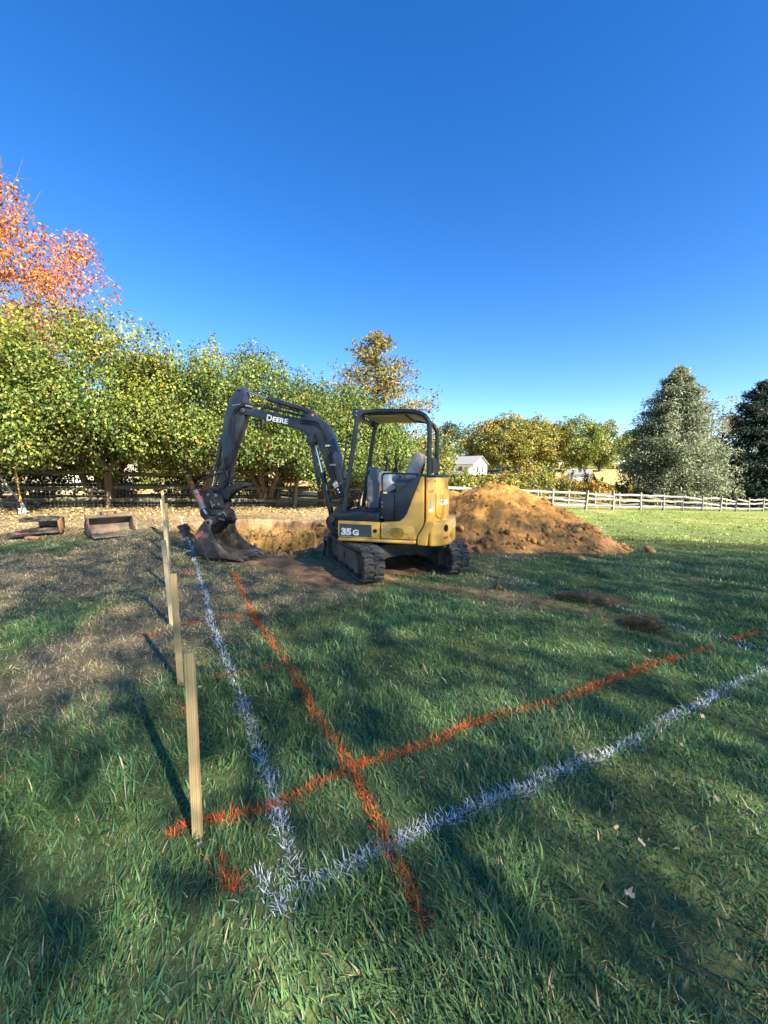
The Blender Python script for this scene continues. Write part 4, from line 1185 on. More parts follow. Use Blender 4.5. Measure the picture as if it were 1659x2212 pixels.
# bare twigs poking out of its top
rng = np.random.default_rng(4)
m = MB()
for k in range(26):
    a = rng.uniform(0, 6.28); r = rng.uniform(0, 6.5)
    b = Vector((math.cos(a) * r, math.sin(a) * r, 10.2 + 7.2 * math.sqrt(max(0.05, 1 - (r / 8.0) ** 2)) - 0.6))
    d = Vector((math.cos(a) * 0.5, math.sin(a) * 0.5, 1.0)).normalized()
    e = b + d * rng.uniform(1.4, 2.6)
    m.tube(spline([b, b.lerp(e, 0.5) + Vector(rng.normal(size=3)) * 0.1, e], 3), [0.035 * (1 - 0.13 * q) for q in range(7)], 5)
    c_ = b.lerp(e, 0.5); m.tube([c_, c_ + (d + Vector(rng.normal(size=3)) * 0.5).normalized() * 0.8], [0.018, 0.006], 4)
m.build('twigs', MAT['bark'], rt)

def layered_tree(name, label, loc, height, radius_f, levels, per_level, spray, leaf, palette, seed, zlow=0.5, rise=0.15, droop_end=0.0, cat='tree', group=None, trunk_r=0.2, thick=0.28, density=1.0, aspect=0.4, needle=False, ldroop=0.2):
    """trunk with whorls of branches, leaves strung along every branch"""
    rng = np.random.default_rng(seed)
    t = thing(name, label, cat, (loc[0], loc[1], float(terrain(loc[0], loc[1])) - 0.03), 0, group)
    m = MB()
    m.tube([(0, 0, -0.1), (0.03, 0, height * 0.5), (0, 0, height * 0.99)], [trunk_r, trunk_r * 0.55, 0.015], 9, False)
    Ps, Ns, Fr = [], [], []
    for i in range(levels):
        for j in range(per_level):
            z = zlow + (height - zlow) * min(levels - 0.4, max(0, i + rng.uniform(-0.8, 0.8))) / levels
            f = (z - zlow) / (height - zlow)
            a = rng.uniform(0, 6.28)
            L = radius_f(f) * rng.uniform(0.62, 1.10)
            rs_ = rise * rng.uniform(0.2, 1.9)
            if L < 0.12: continue
            s = np.linspace(0, 1, max(5, int(L * spray)))
            bx = np.cos(a) * L * s; by = np.sin(a) * L * s
            bz = z + L * (rs_ * s + droop_end * s ** 2)
            m.tube([(float(bx[k]), float(by[k]), float(bz[k])) for k in (0, len(s) // 2, len(s) - 1)], [0.012 + 0.016 * L / 2, 0.012, 0.004], 4, False)
            n = int(len(s) * 7 * density)
            u = rng.uniform(0.12, 1.0, n) ** 0.8
            w = thick * L * (0.35 + 0.65 * np.sin(np.pi * np.clip(u, 0, 0.95))) * rng.normal(size=n) * 0.5
            q = np.stack([np.cos(a) * L * u - np.sin(a) * w, np.sin(a) * L * u + np.cos(a) * w,
                          z + L * (rs_ * u + droop_end * u * u) + rng.normal(size=n) * (0.20 if needle else 0.09) * (0.4 + 0.2 * L)], -1)
            Ps.append(q)
            if needle:
                Ns.append(np.stack([np.cos(a) * 0.2 + rng.normal(size=n) * 0.6, np.sin(a) * 0.2 + rng.normal(size=n) * 0.6, 0.7 + rng.normal(size=n) * 0.5], -1))
            else:
                Ns.append(np.stack([np.cos(a) * 0.5 + rng.normal(size=n) * 0.7, np.sin(a) * 0.5 + rng.normal(size=n) * 0.7, 0.6 + rng.normal(size=n) * 0.6], -1))
            Fr.append(u)
    P = np.concatenate(Ps); N = np.concatenate(Ns); u = np.concatenate(Fr)
    col = pick(rng, len(P), palette) * (0.8 + 0.35 * fbm(P[:, 0] * 0.9, P[:, 1] * 0.9, P[:, 2] * 0.9, octaves=2, seed=seed)[:, None])
    link('crown', leaf_mesh('crown', rng, P, N, leaf * rng.uniform(0.6, 1.3, len(P)), np.clip(col, 0.003, 0.8), aspect, ldroop), MAT['leaf'], t)
    m.build('trunk', MAT['bark'], t)
    return t
layered_tree('pin_oak_tree', 'slender cone-shaped oak with bronze-tipped leaves behind the digger canopy', (-0.45, 22.5), 9.3,
             lambda f: 5.2 * (1 - f) ** 0.62 * (0.75 + 0.25 * min(1, f * 8)), 34, 8, 4.6, 0.17,
             [(5, (0.20, 0.20, 0.05)), (2.4, (0.36, 0.25, 0.06)), (1.0, (0.46, 0.24, 0.06)), (3, (0.13, 0.16, 0.045))], 121, zlow=0.9, rise=0.22, trunk_r=0.15, thick=0.32, density=0.95, aspect=0.45)
layered_tree('spruce_tree', 'tall grey-green spruce standing beyond the split-rail fence', (25.4, 34.5), 12.1,
             lambda f: 5.3 * (1 - f) ** 0.60 * (0.85 + 0.15 * min(1, f * 4)), 46, 9, 3.6, 0.25,
             [(4, (0.24, 0.28, 0.175)), (3, (0.33, 0.36, 0.20)), (2, (0.15, 0.19, 0.135)), (0.4, (0.34, 0.31, 0.15))], 131, zlow=0.9, rise=0.20, droop_end=-0.16, trunk_r=0.26, thick=0.30, density=2.0, aspect=0.34, needle=True, ldroop=0.5)
layered_tree('pine_tree', 'dark blue-green pine at the right edge', (36.9, 38.5), 12.3,
             lambda f: 5.2 * (1 - f) ** 0.55 * (0.8 + 0.2 * min(1, f * 6)), 28, 8, 4.2, 0.30,
             [(4, (0.030, 0.058, 0.042)), (3, (0.045, 0.075, 0.045)), (2, (0.022, 0.042, 0.034))], 132, zlow=0.7, rise=0.05, droop_end=0.14, trunk_r=0.3, thick=0.40, density=2.2, aspect=0.32, needle=True, ldroop=0.0)
layered_tree('pine_tree', 'second dark pine partly outside the right edge', (44.0, 40.5), 12.0,
             lambda f: 5.2 * (1 - f) ** 0.55, 24, 8, 4.0, 0.48,
             [(4, (0.030, 0.058, 0.042)), (3, (0.045, 0.075, 0.045)), (2, (0.022, 0.042, 0.034))], 133, zlow=0.7, rise=0.05, droop_end=0.14, trunk_r=0.3, thick=0.40, density=1.5, aspect=0.25, needle=True, ldroop=0.0)

OAK = [(4, (0.20, 0.21, 0.042)), (3, (0.30, 0.255, 0.048)), (1.2, (0.38, 0.26, 0.05)), (2, (0.12, 0.145, 0.035))]
OAKG = [(4, (0.165, 0.205, 0.044)), (3, (0.23, 0.245, 0.048)), (2, (0.105, 0.14, 0.036))]
for (x, y, h, rx, pal, seed, lab) in [
        (26.5, 105, 13.0, 6.3, OAK, 141, 'golden-green oak at the left of the far group by the white house'),
        (30.5, 99, 14.6, 6.4, OAK, 142, 'tallest golden oak of the far group above the earth mound'),
        (37.0, 101, 14.2, 6.8, OAK, 143, 'broad golden-green oak in the middle of the far group'),
        (43.5, 104, 13.0, 6.0, OAK, 144, 'brownish oak left of the gap over the small barn'),
        (51.5, 103, 13.6, 7.0, OAKG, 145, 'broad green oak standing over the small barn'),
        (58.5, 106, 12.8, 6.6, OAKG, 146, 'green oak nearest the spruce in the far group'),
        (22.0, 128, 15.0, 7.0, [(3, (0.055, 0.085, 0.04)), (2, (0.085, 0.11, 0.045))], 147, 'dark green tree above the roof of the white far house'),
        (12.5, 135, 10.0, 6.0, OAKG, 148, 'small far tree left of the white house beside the canopy post'),
        (78.0, 118, 12.0, 7.5, OAK, 149, 'far oak behind the spruce')]:
    broad_tree('oak_tree', lab, 'tree', (x, y), (0, 0, h * 0.56), (rx, rx * 0.9, h * 0.46), 150, 1.35, 60, 0.55, pal, seed, trunk_r=0.42, fork=2.4, group='far oaks across the field', lo=0.5, lump=0.15, nlimb=14, droop=0.2)
broad_tree('turning_tree', 'thin tree with tan autumn leaves between the spruce and the pine', 'tree', (41.5, 50.0), (0, 0, 8.0), (4.2, 4.0, 5.6), 80, 0.8, 45, 0.28, [(3, (0.30, 0.20, 0.09)), (2, (0.16, 0.15, 0.06)), (1, (0.36, 0.20, 0.07))], 151, trunk_r=0.2, fork=2.5, lo=0.4)
# far wood closing the view behind everything
rng = np.random.default_rng(9)
Cs = []
for k in range(150):
    a = rng.uniform(-1.05, 1.05); r = rng.uniform(205, 260)
    Cs.append((math.sin(a) * r, math.cos(a) * r, 0))
Cs = np.array(Cs); hz = rng.uniform(3, 8, len(Cs))
allC = np.concatenate([Cs + np.stack([rng.normal(0, 3, len(Cs)), rng.normal(0, 3, len(Cs)), terrain(Cs[:, 0], Cs[:, 1]) + hz * f], -1) for f in (0.15, 0.4, 0.7, 1.0)])
P, N, idx = clump_leaves(rng, allC, rng.uniform(2.8, 4.6, len(allC)), 40)
tag(link('far_wood', leaf_mesh('far_wood', rng, P, N, np.full(len(P), 1.7), pick(rng, len(P), OAKG)), MAT['leaf']), 'distant belt of trees on the horizon', 'wood', None, 'stuff')
for (x, y, h, rx, seed, lab) in [(-13.0, 40, 9.0, 5.0, 161, 'green tree far behind the left fence seen under the hedge'), (-5.0, 44, 9.0, 5.0, 162, 'green tree far behind the boom seen under the hedge'),
                            (4.0, 48, 7.5, 4.6, 163, 'green tree far behind the canopy posts'), (-26.0, 42, 10, 6.0, 164, 'green tree far behind the left house')]:
    broad_tree('field_tree', lab, 'tree', (x, y), (0, 0, h * 0.5), (rx, rx * 0.9, h * 0.48), 80, 1.2, 60, 0.42, OAKG, seed, trunk_r=0.25, fork=1.6, lo=0.5, nlimb=10)

# bushes in the hedgerow beyond the right fence
BUSH = [(4, (0.14, 0.165, 0.03)), (2.5, (0.26, 0.24, 0.04)), (1.0, (0.36, 0.24, 0.045)), (2, (0.085, 0.115, 0.028))]
VINE = [(3, (0.40, 0.25, 0.035)), (2, (0.20, 0.18, 0.035)), (1.4, (0.42, 0.14, 0.04)), (2, (0.12, 0.14, 0.03))]
GOLD = [(3, (0.24, 0.21, 0.04)), (2, (0.14, 0.15, 0.03)), (1, (0.34, 0.24, 0.05))]
for (x, y, h, rx, pal, seed, lab) in [
        (5.4, 31, 1.9, 2.0, BUSH, 171, 'bush beside the rear canopy post'),
        (8.0, 33, 2.0, 2.2, BUSH, 172, 'yellow-green bush left of the mound top beyond the fence'),
        (10.6, 34, 2.3, 2.2, GOLD, 173, 'golden bush over the left shoulder of the mound'),
        (13.4, 35, 2.9, 2.3, BUSH, 174, 'tall green bush straight above the mound peak'),
        (16.2, 37, 3.4, 2.3, GOLD, 175, 'golden bush right of the mound peak beyond the fence'),
        (18.7, 38, 2.8, 2.2, BUSH, 176, 'green bush left of the small barn'),
        (20.8, 39, 2.4, 2.0, VINE, 177, 'low orange-yellow bush below the small barn'),
        (23.0, 39, 2.0, 1.8, VINE, 178, 'low golden vine tangle at the foot of the spruce'),
        (18.0, 33, 1.6, 1.8, VINE, 179, 'low yellow vine behind the fence right of the mound'),
        (21.5, 35, 1.7, 1.9, VINE, 180, 'low orange vine behind the fence left of the spruce trunk'),
        (30.0, 41, 2.2, 2.4, VINE, 181, 'low orange vine right of the spruce'),
        (33.8, 42, 2.6, 2.4, BUSH, 182, 'dark bush between the spruce and the pine')]:
    broad_tree('hedgerow_bush', lab, 'bush', (x, y), (0, 0, h * 0.48), (rx, rx * 0.8, h * 0.5), 46, 0.55, 62, 0.21, pal, seed, stems=4, trunk_r=0.1, fork=0.5, group='hedgerow bushes beyond the fence', lo=0.45, sprigs=8, nlimb=12)
broad_tree('red_shrub', 'small crimson shrub behind the left fence post', 'shrub', (-4.3, 18.0), (0, 0, 1.25), (0.5, 0.5, 1.1), 22, 0.28, 60, 0.09, [(3, (0.36, 0.03, 0.03)), (1, (0.42, 0.10, 0.06))], 183, stems=4, trunk_r=0.05, fork=0.4, nlimb=8)

# undergrowth added behind the left fence, tree shade put into its dark leaves
SHADE_LEAF = [(3, (0.05, 0.075, 0.02)), (2, (0.08, 0.10, 0.026)), (1, (0.12, 0.10, 0.035))]
for k, (x, h, lab) in enumerate([(-12.6, 1.7, 'added undergrowth bush with shade-dark leaves behind the fence at the far left edge'), (-10.6, 1.3, 'added undergrowth bush with shade-dark leaves behind the fence right of the shovel'), (-8.3, 1.5, 'added undergrowth bush with shade-dark leaves behind the fence above the wide spare bucket'),
                             (-5.9, 1.2, 'added undergrowth bush with shade-dark leaves behind the fence left of the digger bucket'), (-2.0, 1.3, 'added undergrowth bush with shade-dark leaves seen under the digger boom')]):
    broad_tree('shade_fill_bush', lab, 'bush', (x, 17.3 + 0.483 * x + 2.9), (0, 0, h * 0.45), (1.25, 0.8, h * 0.55), 34, 0.34, 70, 0.11, SHADE_LEAF, 184 + k, stems=4, trunk_r=0.08, fork=0.3, group='undergrowth added behind the left fence', lo=0.3, sprigs=6, nlimb=10)

# big trees behind the photographer whose shade covers the foreground
shade_mesh = None
for k, (x, y, s, rz) in enumerate([(7.2, -8.0, 0.95, 0.3), (9.8, -9.4, 1.05, 2.1), (12.2, -8.0, 1.06, 4.0), (14.8, -9.2, 1.12, 5.2), (17.2, -8.2, 1.10, 1.2), (19.8, -9.8, 1.08, 0.9), (22.4, -10.4, 1.02, 3.3), (4.6, -9.0, 0.98, 4.6), (2.2, -10.0, 1.0, 2.7)]):
    if k == 0:
        # a fine, even, thin canopy: the sun comes through it as soft, weak flecks
        rng = np.random.default_rng(191)
        sh = thing('shade_tree', 'x', 'tree', (x, y, 0))
        n = 7900
        zz = 3.0 + 12.2 * rng.uniform(0, 1, n) ** 0.46
        rr = 4.0 * (1 - np.abs((zz - 8.6) / 6.9) ** 5) ** 0.5 * np.sqrt(rng.uniform(0, 1, n)); aa = rng.uniform(0, 6.28, n)
        P = np.stack([np.cos(aa) * rr, np.sin(aa) * rr, zz + 0.5 * np.cos(aa * 3)], -1)
        d = unit(P - np.array((0, 0, 8.6)))
        keep = (P[:, 2] > 2.7) & (fbm(P[:, 0] * 0.8, P[:, 1] * 0.8, P[:, 2] * 0.8, octaves=2, seed=192) > -0.25 - 0.5 * rng.uniform(0, 1, n))
        P = P[keep]
        link('crown', leaf_mesh('crown', rng, P, d[keep] + np.array((0, 0, 0.5)) + rng.normal(size=P.shape) * 0.7, 0.15 * rng.uniform(0.6, 1.2, len(P)), pick(rng, len(P), OAKG), 0.62, 0.3), MAT['leaf'], sh)
        m = MB().tube(spline([(0, 0, -0.1), (0.1, 0.05, 2.6), (0.05, 0, 3.6), (0.1, 0, 4.6)], 4), [0.30 - 0.021 * q for q in range(13)], 10, False)
        limbs(m, rng, (0.05, 0, 3.0), P[rng.choice(len(P), 26, replace=False)], 0.02, 0.006)
        m.build('trunk', MAT['bark'], sh)
        o = sh
    else:
        o = sh.copy(); COL.objects.link(o)
        for ch in sh.children:
            c = ch.copy(); COL.objects.link(c); c.parent = o
    o.location = (x, y, -0.03); o.scale = (s, s, s); o.rotation_euler = (0, 0, rz)
    tag(o, 'tall leafy tree standing behind the photographer and shading the foreground', 'tree', 'shade trees behind the photographer')

# ------------------------------------------------------------------ fences
def wood_mat(name, a, b, moss=None):
    m, nt, bs = nodes(name)
    v = coord(nt, 'Object', (1, 9, 9))
    col = ramp(nt, tex(nt, v, 3, 6, 0.65), [(0.3, a), (0.7, b)])
    if moss is not None:
        f = ramp(nt, tex(nt, coord(nt, 'Object'), 2.3, 6, 0.7), [(0.48, (0, 0, 0)), (0.66, (1, 1, 1))])
        col = mix(nt, f, col, moss)
    nt.links.new(col, bs.inputs['Base Color'])
    bs.inputs['Roughness'].default_value = 0.9
    bump(nt, bs, tex(nt, v, 6, 6), 0.6, 0.01)
    return m
MAT['rail_grey'] = wood_mat('weathered_grey_rail', (0.14, 0.13, 0.115), (0.32, 0.30, 0.27))
MAT['rail_brown'] = wood_mat('mossy_brown_rail', (0.055, 0.042, 0.030), (0.15, 0.12, 0.085), (0.12, 0.125, 0.05))
MAT['post_grey'] = wood_mat('weathered_grey_post', (0.13, 0.125, 0.11), (0.27, 0.255, 0.23))
MAT['post_brown'] = wood_mat('brown_post', (0.12, 0.085, 0.055), (0.26, 0.20, 0.14))

def rail_mesh(seed, mat):
    """a split rail along +x, one metre long (stretched to its bay), ends tapered"""
    rng = np.random.default_rng(seed)
    V, F = [], []
    ns = 9
    for i in range(ns):
        t = i / (ns - 1)
        tp = 0.62 + 0.38 * math.sin(math.pi * min(1, max(0, (t if t < 0.5 else 1 - t) * 6)) / 2)
        cy = rng.normal() * 0.008; cz = rng.normal() * 0.012 + 0.015 * math.sin(t * 5 + seed)
        for k in range(6):
            a = 2 * math.pi * k / 6 + 0.3
            r = (0.058 + rng.normal() * 0.006) * tp
            V.append((t, cy + math.cos(a) * r * 0.62, cz + math.sin(a) * r * 1.1))
    for i in range(ns - 1):
        for k in range(6):
            a = i * 6 + k; b = i * 6 + (k + 1) % 6
            F.append((a, b, b + 6, a + 6))
    F += [tuple(range(5, -1, -1)), tuple(range((ns - 1) * 6, ns * 6))]
    me = bpy.data.meshes.new('rail'); me.from_pydata(V, [], F); me.update(); me.materials.append(mat)
    return me
def post_mesh(seed, h, mat):
    rng = np.random.default_rng(seed)
    m = MB(); w = 0.062
    V = []
    for z, f in ((-0.3, 1), (h * 0.5, 1.0 + rng.normal() * 0.04), (h - 0.03, 0.97), (h, 0.80)):
        for sx, sy in ((-1, -1), (1, -1), (1, 1), (-1, 1)):
            V.append((sx * w * f + rng.normal() * 0.004, sy * w * f + rng.normal() * 0.004, z + (rng.normal() * 0.01 if z == h else 0)))
    F = [(3, 2, 1, 0), (12, 13, 14, 15)]
    for i in range(3):
        for k in range(4):
            a = i * 4 + k; b = i * 4 + (k + 1) % 4
            F.append((a, b, b + 4, a + 4))
    me = bpy.data.meshes.new('post'); me.from_pydata(V, [], F); me.update(); me.materials.append(mat)
    return me
def fence(name, label, posts, heights, h, rail_mat, post_mat, seed, skip=(), lean=0.03, wire=False):
    rng = np.random.default_rng(seed)
    rails = [rail_mesh(seed * 10 + k, rail_mat) for k in range(4)]
    pm = [post_mesh(seed * 10 + k, h, post_mat) for k in range(3)]
    x0, y0 = posts[0]
    f = thing(name, label, 'fence', (x0, y0, float(terrain(x0, y0))))
    G = [Vector((x, y, float(terrain(x, y)))) for x, y in posts]
    o0 = Vector(f.location)
    for k, p in enumerate(G):
        link('post', pm[k % 3], None, f, p - o0, (rng.normal() * lean, rng.normal() * lean, rng.uniform(0, 0.4) + 0.45))
    for k, (a, b) in enumerate(zip(G[:-1], G[1:])):
        for j, hh in enumerate(heights):
            if (k, j) in skip: continue
            za = hh + rng.normal() * 0.025; zb = hh + rng.normal() * 0.025
            if rng.uniform() < 0.06: zb -= 0.16
            A = a + Vector((0, 0, za)); B = b + Vector((0, 0, zb)); d = B - A
            o = link('rail', rails[int(rng.integers(4))], None, f, A - o0 - d * 0.02)
            o.rotation_euler = (rng.uniform(-0.3, 0.3), -math.atan2(d.z, math.hypot(d.x, d.y)), math.atan2(d.y, d.x))
            o.scale = (d.length * 1.04, 1, 1)
    if wire:
        w = MB()
        for a, b in zip(G[:-1], G[1:]):
            d = b - a; n = int(d.length / 0.10)
            nv = Vector((-d.y, d.x, 0)).normalized() * 0.075
            for i in range(n):
                p = a.lerp(b, i / n) + nv - o0
                w.box(p + Vector((0, 0, 0.42)), (0.0035, 0.0035, 0.84))
            for i in range(9):
                z = 0.04 + 0.1 * i
                w.tube([a + nv - o0 + Vector((0, 0, z)), b + nv - o0 + Vector((0, 0, z))], 0.002, 4, False)
        w.build('wire_mesh', MAT['steel'], f)
    return f
LY = lambda x: 17.3 + 0.483 * x
lp = [(x, LY(x)) for x in (-17.4, -14.65, -11.9, -9.15, -6.4, -3.6, -1.0, 1.75)]
rp_ = [(x, LY(x)) for x in (1.75, 4.5, 6.95, 9.5, 12.0, 14.3, 16.8, 19.1, 21.2, 23.5, 25.8, 27.9, 29.8, 32.0, 34.2, 36.4, 38.6)]
fence('rail_fence', 'mossy brown split-rail fence with wire under the left trees', lp, (0.30, 0.76, 1.20), 1.36, MAT['rail_brown'], MAT['post_brown'], 21, wire=True, lean=0.05)
fence('rail_fence', 'silver-grey split-rail fence across the far side of the lawn', rp_, (0.24, 0.62, 0.98), 1.16, MAT['rail_grey'], MAT['post_grey'], 22)
off = Vector((-0.435, 0.90)) * 2.3
fence('rail_fence', 'second brown rail fence behind the left front fence', [(x + 1.3 + off.x, LY(x + 1.3) + off.y) for x in (-19, -16.3, -13.6, -10.9, -8.2, -5.5, -2.8, 0.0)], (0.34, 0.74, 1.12), 1.25, MAT['rail_brown'], MAT['post_brown'], 23, lean=0.05)
fence('rail_fence', 'second grey rail fence with darker posts behind the right front fence', [(x + off.x, LY(x) + off.y) for x in (2.9, 5.5, 8.1, 10.7, 13.2, 15.6, 18.0, 20.3, 22.6, 24.8, 27.0, 29.2, 31.4)], (0.22, 0.58, 0.92), 1.08, MAT['rail_brown'], MAT['post_grey'], 24)
# thin leaning sapling by the left fence
MAT['white_paint'] = M('white_painted_wood', (0.74, 0.74, 0.72), (0.66, 0.66, 0.64), 4, 0.6)

# ------------------------------------------------------------------ buildings
MAT['siding'] = M('cream_siding', (0.42, 0.38, 0.30), (0.50, 0.46, 0.38), 2, 0.7)
MAT['shingle'] = M('grey_shingle_roof', (0.13, 0.135, 0.145), (0.22, 0.225, 0.235), 5, 0.9, vscale=(1, 1, 4))
MAT['glass'] = M('window_glass', (0.03, 0.035, 0.04), rough=0.08)
MAT['brick'] = M('tan_brick', (0.26, 0.20, 0.15), (0.34, 0.27, 0.2), 6, 0.9)
def house(name, label, loc, rz, L, W, H, rise, wall, roofm, windows, door=None, overhang=0.35, group=None, porch=None, boards=True, chimney=False):
    h = thing(name, label, 'building', (loc[0], loc[1], float(terrain(*loc)) - 0.1), rz, group)
    m = MB().box((0, 0, H / 2), (L, W, H))
    for s in (-1, 1):                                   # gable ends on the short sides
        V = [(s * L / 2, -W / 2, H), (s * L / 2, W / 2, H), (s * L / 2, 0, H + rise), (s * (L / 2 - 0.1), -W / 2, H), (s * (L / 2 - 0.1), W / 2, H), (s * (L / 2 - 0.1), 0, H + rise)]
        m.add(V, [(0, 1, 2), (5, 4, 3), (0, 3, 4, 1), (1, 4, 5, 2), (2, 5, 3, 0)])
    w = m.build('wall', wall, h)
    r = MB()
    for s in (-1, 1):
        a = math.atan2(rise, W / 2); ln = math.hypot(rise, W / 2) + overhang
        r.box((0, s * (W / 4 + overhang * 0.5 * math.cos(a)), H + rise / 2 - overhang * 0.5 * math.sin(a) + 0.08), (L + 2 * overhang, ln, 0.12), Matrix.Rotation(-s * a, 3, 'X'))
    ro = r.build('roof', roofm, h)
    if chimney:
        MB().box((-L * 0.1, 0, H + rise + 0.3), (0.9, 0.7, 1.4)).build('chimney', MAT['brick'], ro)
    if boards:
        for k in range(int(H / 0.24)):
            MB().box((0, -W / 2 - 0.008, 0.14 + 0.24 * k), (L, 0.016, 0.02)).build('siding_board', wall, w)
    for (face, u, z, ww, wh) in windows:
        if face == 'front': c = (u, -W / 2 - 0.02, z); d = (ww, 0.05, wh); p = (ww - 0.16, 0.06, wh - 0.16)
        else: c = (L / 2 * (1 if face == 'right' else -1) + (0.02 if face == 'right' else -0.02), u, z); d = (0.05, ww, wh); p = (0.06, ww - 0.16, wh - 0.16)
        wi = MB().box(c, d).build('window', MAT['white_paint'], h)
        c2 = (c[0], c[1] - 0.002, c[2])
        MB().box(c2, (p[0], p[1], p[2])).build('pane', MAT['glass'], wi)
    if door:
        u, dw, dh = door
        MB().box((u, -W / 2 - 0.03, dh / 2 + 0.1), (dw, 0.06, dh)).build('door', MAT['white_paint'], h)
    if porch:
        x0, x1, n, pd = porch
        pr = MB().box(((x0 + x1) / 2, -W / 2 - pd / 2, H - 0.15), (x1 - x0 + 0.5, pd + 0.3, 0.16)).build('porch_roof', MAT['white_paint'], h)
        for k in range(n):
            x = x0 + (x1 - x0) * k / (n - 1)
            MB().box((x, -W / 2 - pd, (H - 0.23) / 2), (0.16, 0.16, H - 0.23)).build('porch_post', MAT['white_paint'], h)
        for k in range(int((x1 - x0) / 0.14)):
            MB().box((x0 + 0.14 * k, -W / 2 - pd, 0.55), (0.045, 0.045, 0.8)).build('baluster', MAT['white_paint'], h)
    return h
house('house', 'cream-sided house half hidden behind the far left trees', (-23.2, 28.5), R(8), 6.6, 7.0, 3.0, 2.0, MAT['siding'], MAT['shingle'], [('front', -1.9, 1.65, 1.0, 1.3), ('front', 0.9, 1.65, 1.0, 1.3)], (2.5, 0.95, 2.05))
house('farmhouse', 'white ranch house with grey roof on the rise beyond the hedgerow', (18.3, 95.0), R(-40), 11, 7.0, 2.6, 1.8, MAT['white_paint'], MAT['shingle'], [('front', -4.0, 1.5, 1.3, 1.2), ('front', -1.2, 1.5, 1.3, 1.2), ('front', 2.2, 1.5, 1.3, 1.2), ('right', -1.4, 1.4, 1.0, 1.6), ('right', 1.2, 1.4, 1.0, 1.6)], overhang=0.5, boards=False, chimney=True)
house('barn', 'small white shed with dark roof in the brown field', (41.5, 83.0), R(-32), 4.4, 2.8, 1.4, 1.0, MAT['white_paint'], MAT['shingle'], [('right', 0.4, 0.8, 0.5, 0.6)], overhang=0.25, boards=False)
house('shed', 'pale outbuilding glimpsed low between the far oaks', (37.5, 118.0), R(-20), 7, 4.0, 2.4, 1.5, MAT['white_paint'], MAT['shingle'], [('front', 1.0, 1.4, 0.9, 0.9)], overhang=0.3, boards=False)
MAT['purple'] = M('purple_plastic', (0.13, 0.07, 0.36), rough=0.4)
pb = thing('storage_bin', 'purple plastic storage bin behind the left fence', 'bin', (-13.0, 19.0, float(terrain(-13.0, 19.0))), 0.2)
MB().prism([(-0.42, 0), (0.42, 0), (0.5, 0.62), (-0.5, 0.62)], -0.3, 0.3).build('tub', MAT['purple'], pb, 0.03)
MB().box((0, 0, 0.66), (1.08, 0.7, 0.07)).build('lid', MAT['white_paint'], pb, 0.02)
# ------------------------------------------------------------------ stakes
def pine_mat(name, a, b, seed):
    m, nt, bs = nodes(name)
    v = coord(nt, 'Object', (1, 1, 0.035))
    w = nt.nodes.new('ShaderNodeTexWave')
    w.wave_type = 'BANDS'; w.bands_direction = 'X'
    w.inputs['Scale'].default_value = 34; w.inputs['Distortion'].default_value = 9.0; w.inputs['Detail'].default_value = 3; w.inputs['Detail Scale'].default_value = 0.8
    w.inputs['Phase Offset'].default_value = seed
    nt.links.new(v, w.inputs['Vector'])
    col = ramp(nt, w.outputs['Fac'], [(0.15, a), (0.75, b)])
    f = tex(nt, coord(nt, 'Object', (1, 1, 0.2)), 5, 5)
    col = mix(nt, 1.0, col, ramp(nt, f, [(0.3, (0.82,) * 3), (0.7, (1.1,) * 3)]), 'MULTIPLY')
    nt.links.new(col, bs.inputs['Base Color'])
    bs.inputs['Roughness'].default_value = 0.75
    bump(nt, bs, w.outputs['Fac'], 0.04, 0.001)
    return m
PINE = [pine_mat('pine_stake_%d' % k, a, b, k * 3.7) for k, (a, b) in enumerate([((0.50, 0.33, 0.14), (0.64, 0.47, 0.23)), ((0.40, 0.28, 0.12), (0.52, 0.38, 0.18)), ((0.50, 0.40, 0.23), (0.61, 0.50, 0.31))])]
for (x, y, h, w, rz, lx, ly, slant, k, lab) in [
        (-0.775, 1.49, 0.80, 0.038, 0.10, 0.00, 0.000, 0.008, 0, 'nearest and largest pine stake with orange paint at its foot'),
        (-1.46, 2.67, 0.82, 0.039, -0.05, -0.006, 0.02, 0.0, 1, 'second pine stake from the camera'),
        (-2.13, 3.79, 0.88, 0.039, 0.20, -0.035, 0.03, 0.0, 2, 'third pine stake from the camera with a split foot'),
        (-2.90, 5.14, 0.92, 0.039, 0.1, -0.012, 0.0, 0.0, 2, 'fourth pine stake from the camera, mostly behind the third'),
        (-3.64, 6.50, 1.06, 0.039, 0.0, -0.01, 0.0, 0.0, 1, 'fifth pine stake from the camera'),
        (-4.32, 7.60, 1.14, 0.043, 0.1, -0.005, 0.0, 0.0, 0, 'sixth pine stake with a sunlit top'),
        (-5.06, 8.90, 1.10, 0.043, 0.0, -0.01, 0.0, 0.012, 0, 'farthest upright pine stake with a sunlit top'),
        (-5.22, 9.20, 0.84, 0.042, 0.1, -0.075, 0.0, 0.0, 2, 'leaning pine stake at the left of the far cluster')]:
    z0 = float(terrain(x, y))
    t = 0.021
    m = MB().add([(-w / 2, -t / 2, -0.12), (w / 2, -t / 2, -0.12), (w / 2, t / 2, -0.12), (-w / 2, t / 2, -0.12),
                  (-w / 2, -t / 2, h - slant), (w / 2, -t / 2, h), (w / 2, t / 2, h), (-w / 2, t / 2, h - slant)],
                 [(0, 3, 2, 1), (4, 5, 6, 7), (0, 1, 5, 4), (1, 2, 6, 5), (2, 3, 7, 6), (3, 0, 4, 7)])
    o = m.build('wooden_stake', PINE[k], None, 0.0012, 1)
    o.location = (x, y, z0); o.rotation_euler = (ly, lx, rz)
    tag(o, lab, 'stake', 'row of survey stakes')

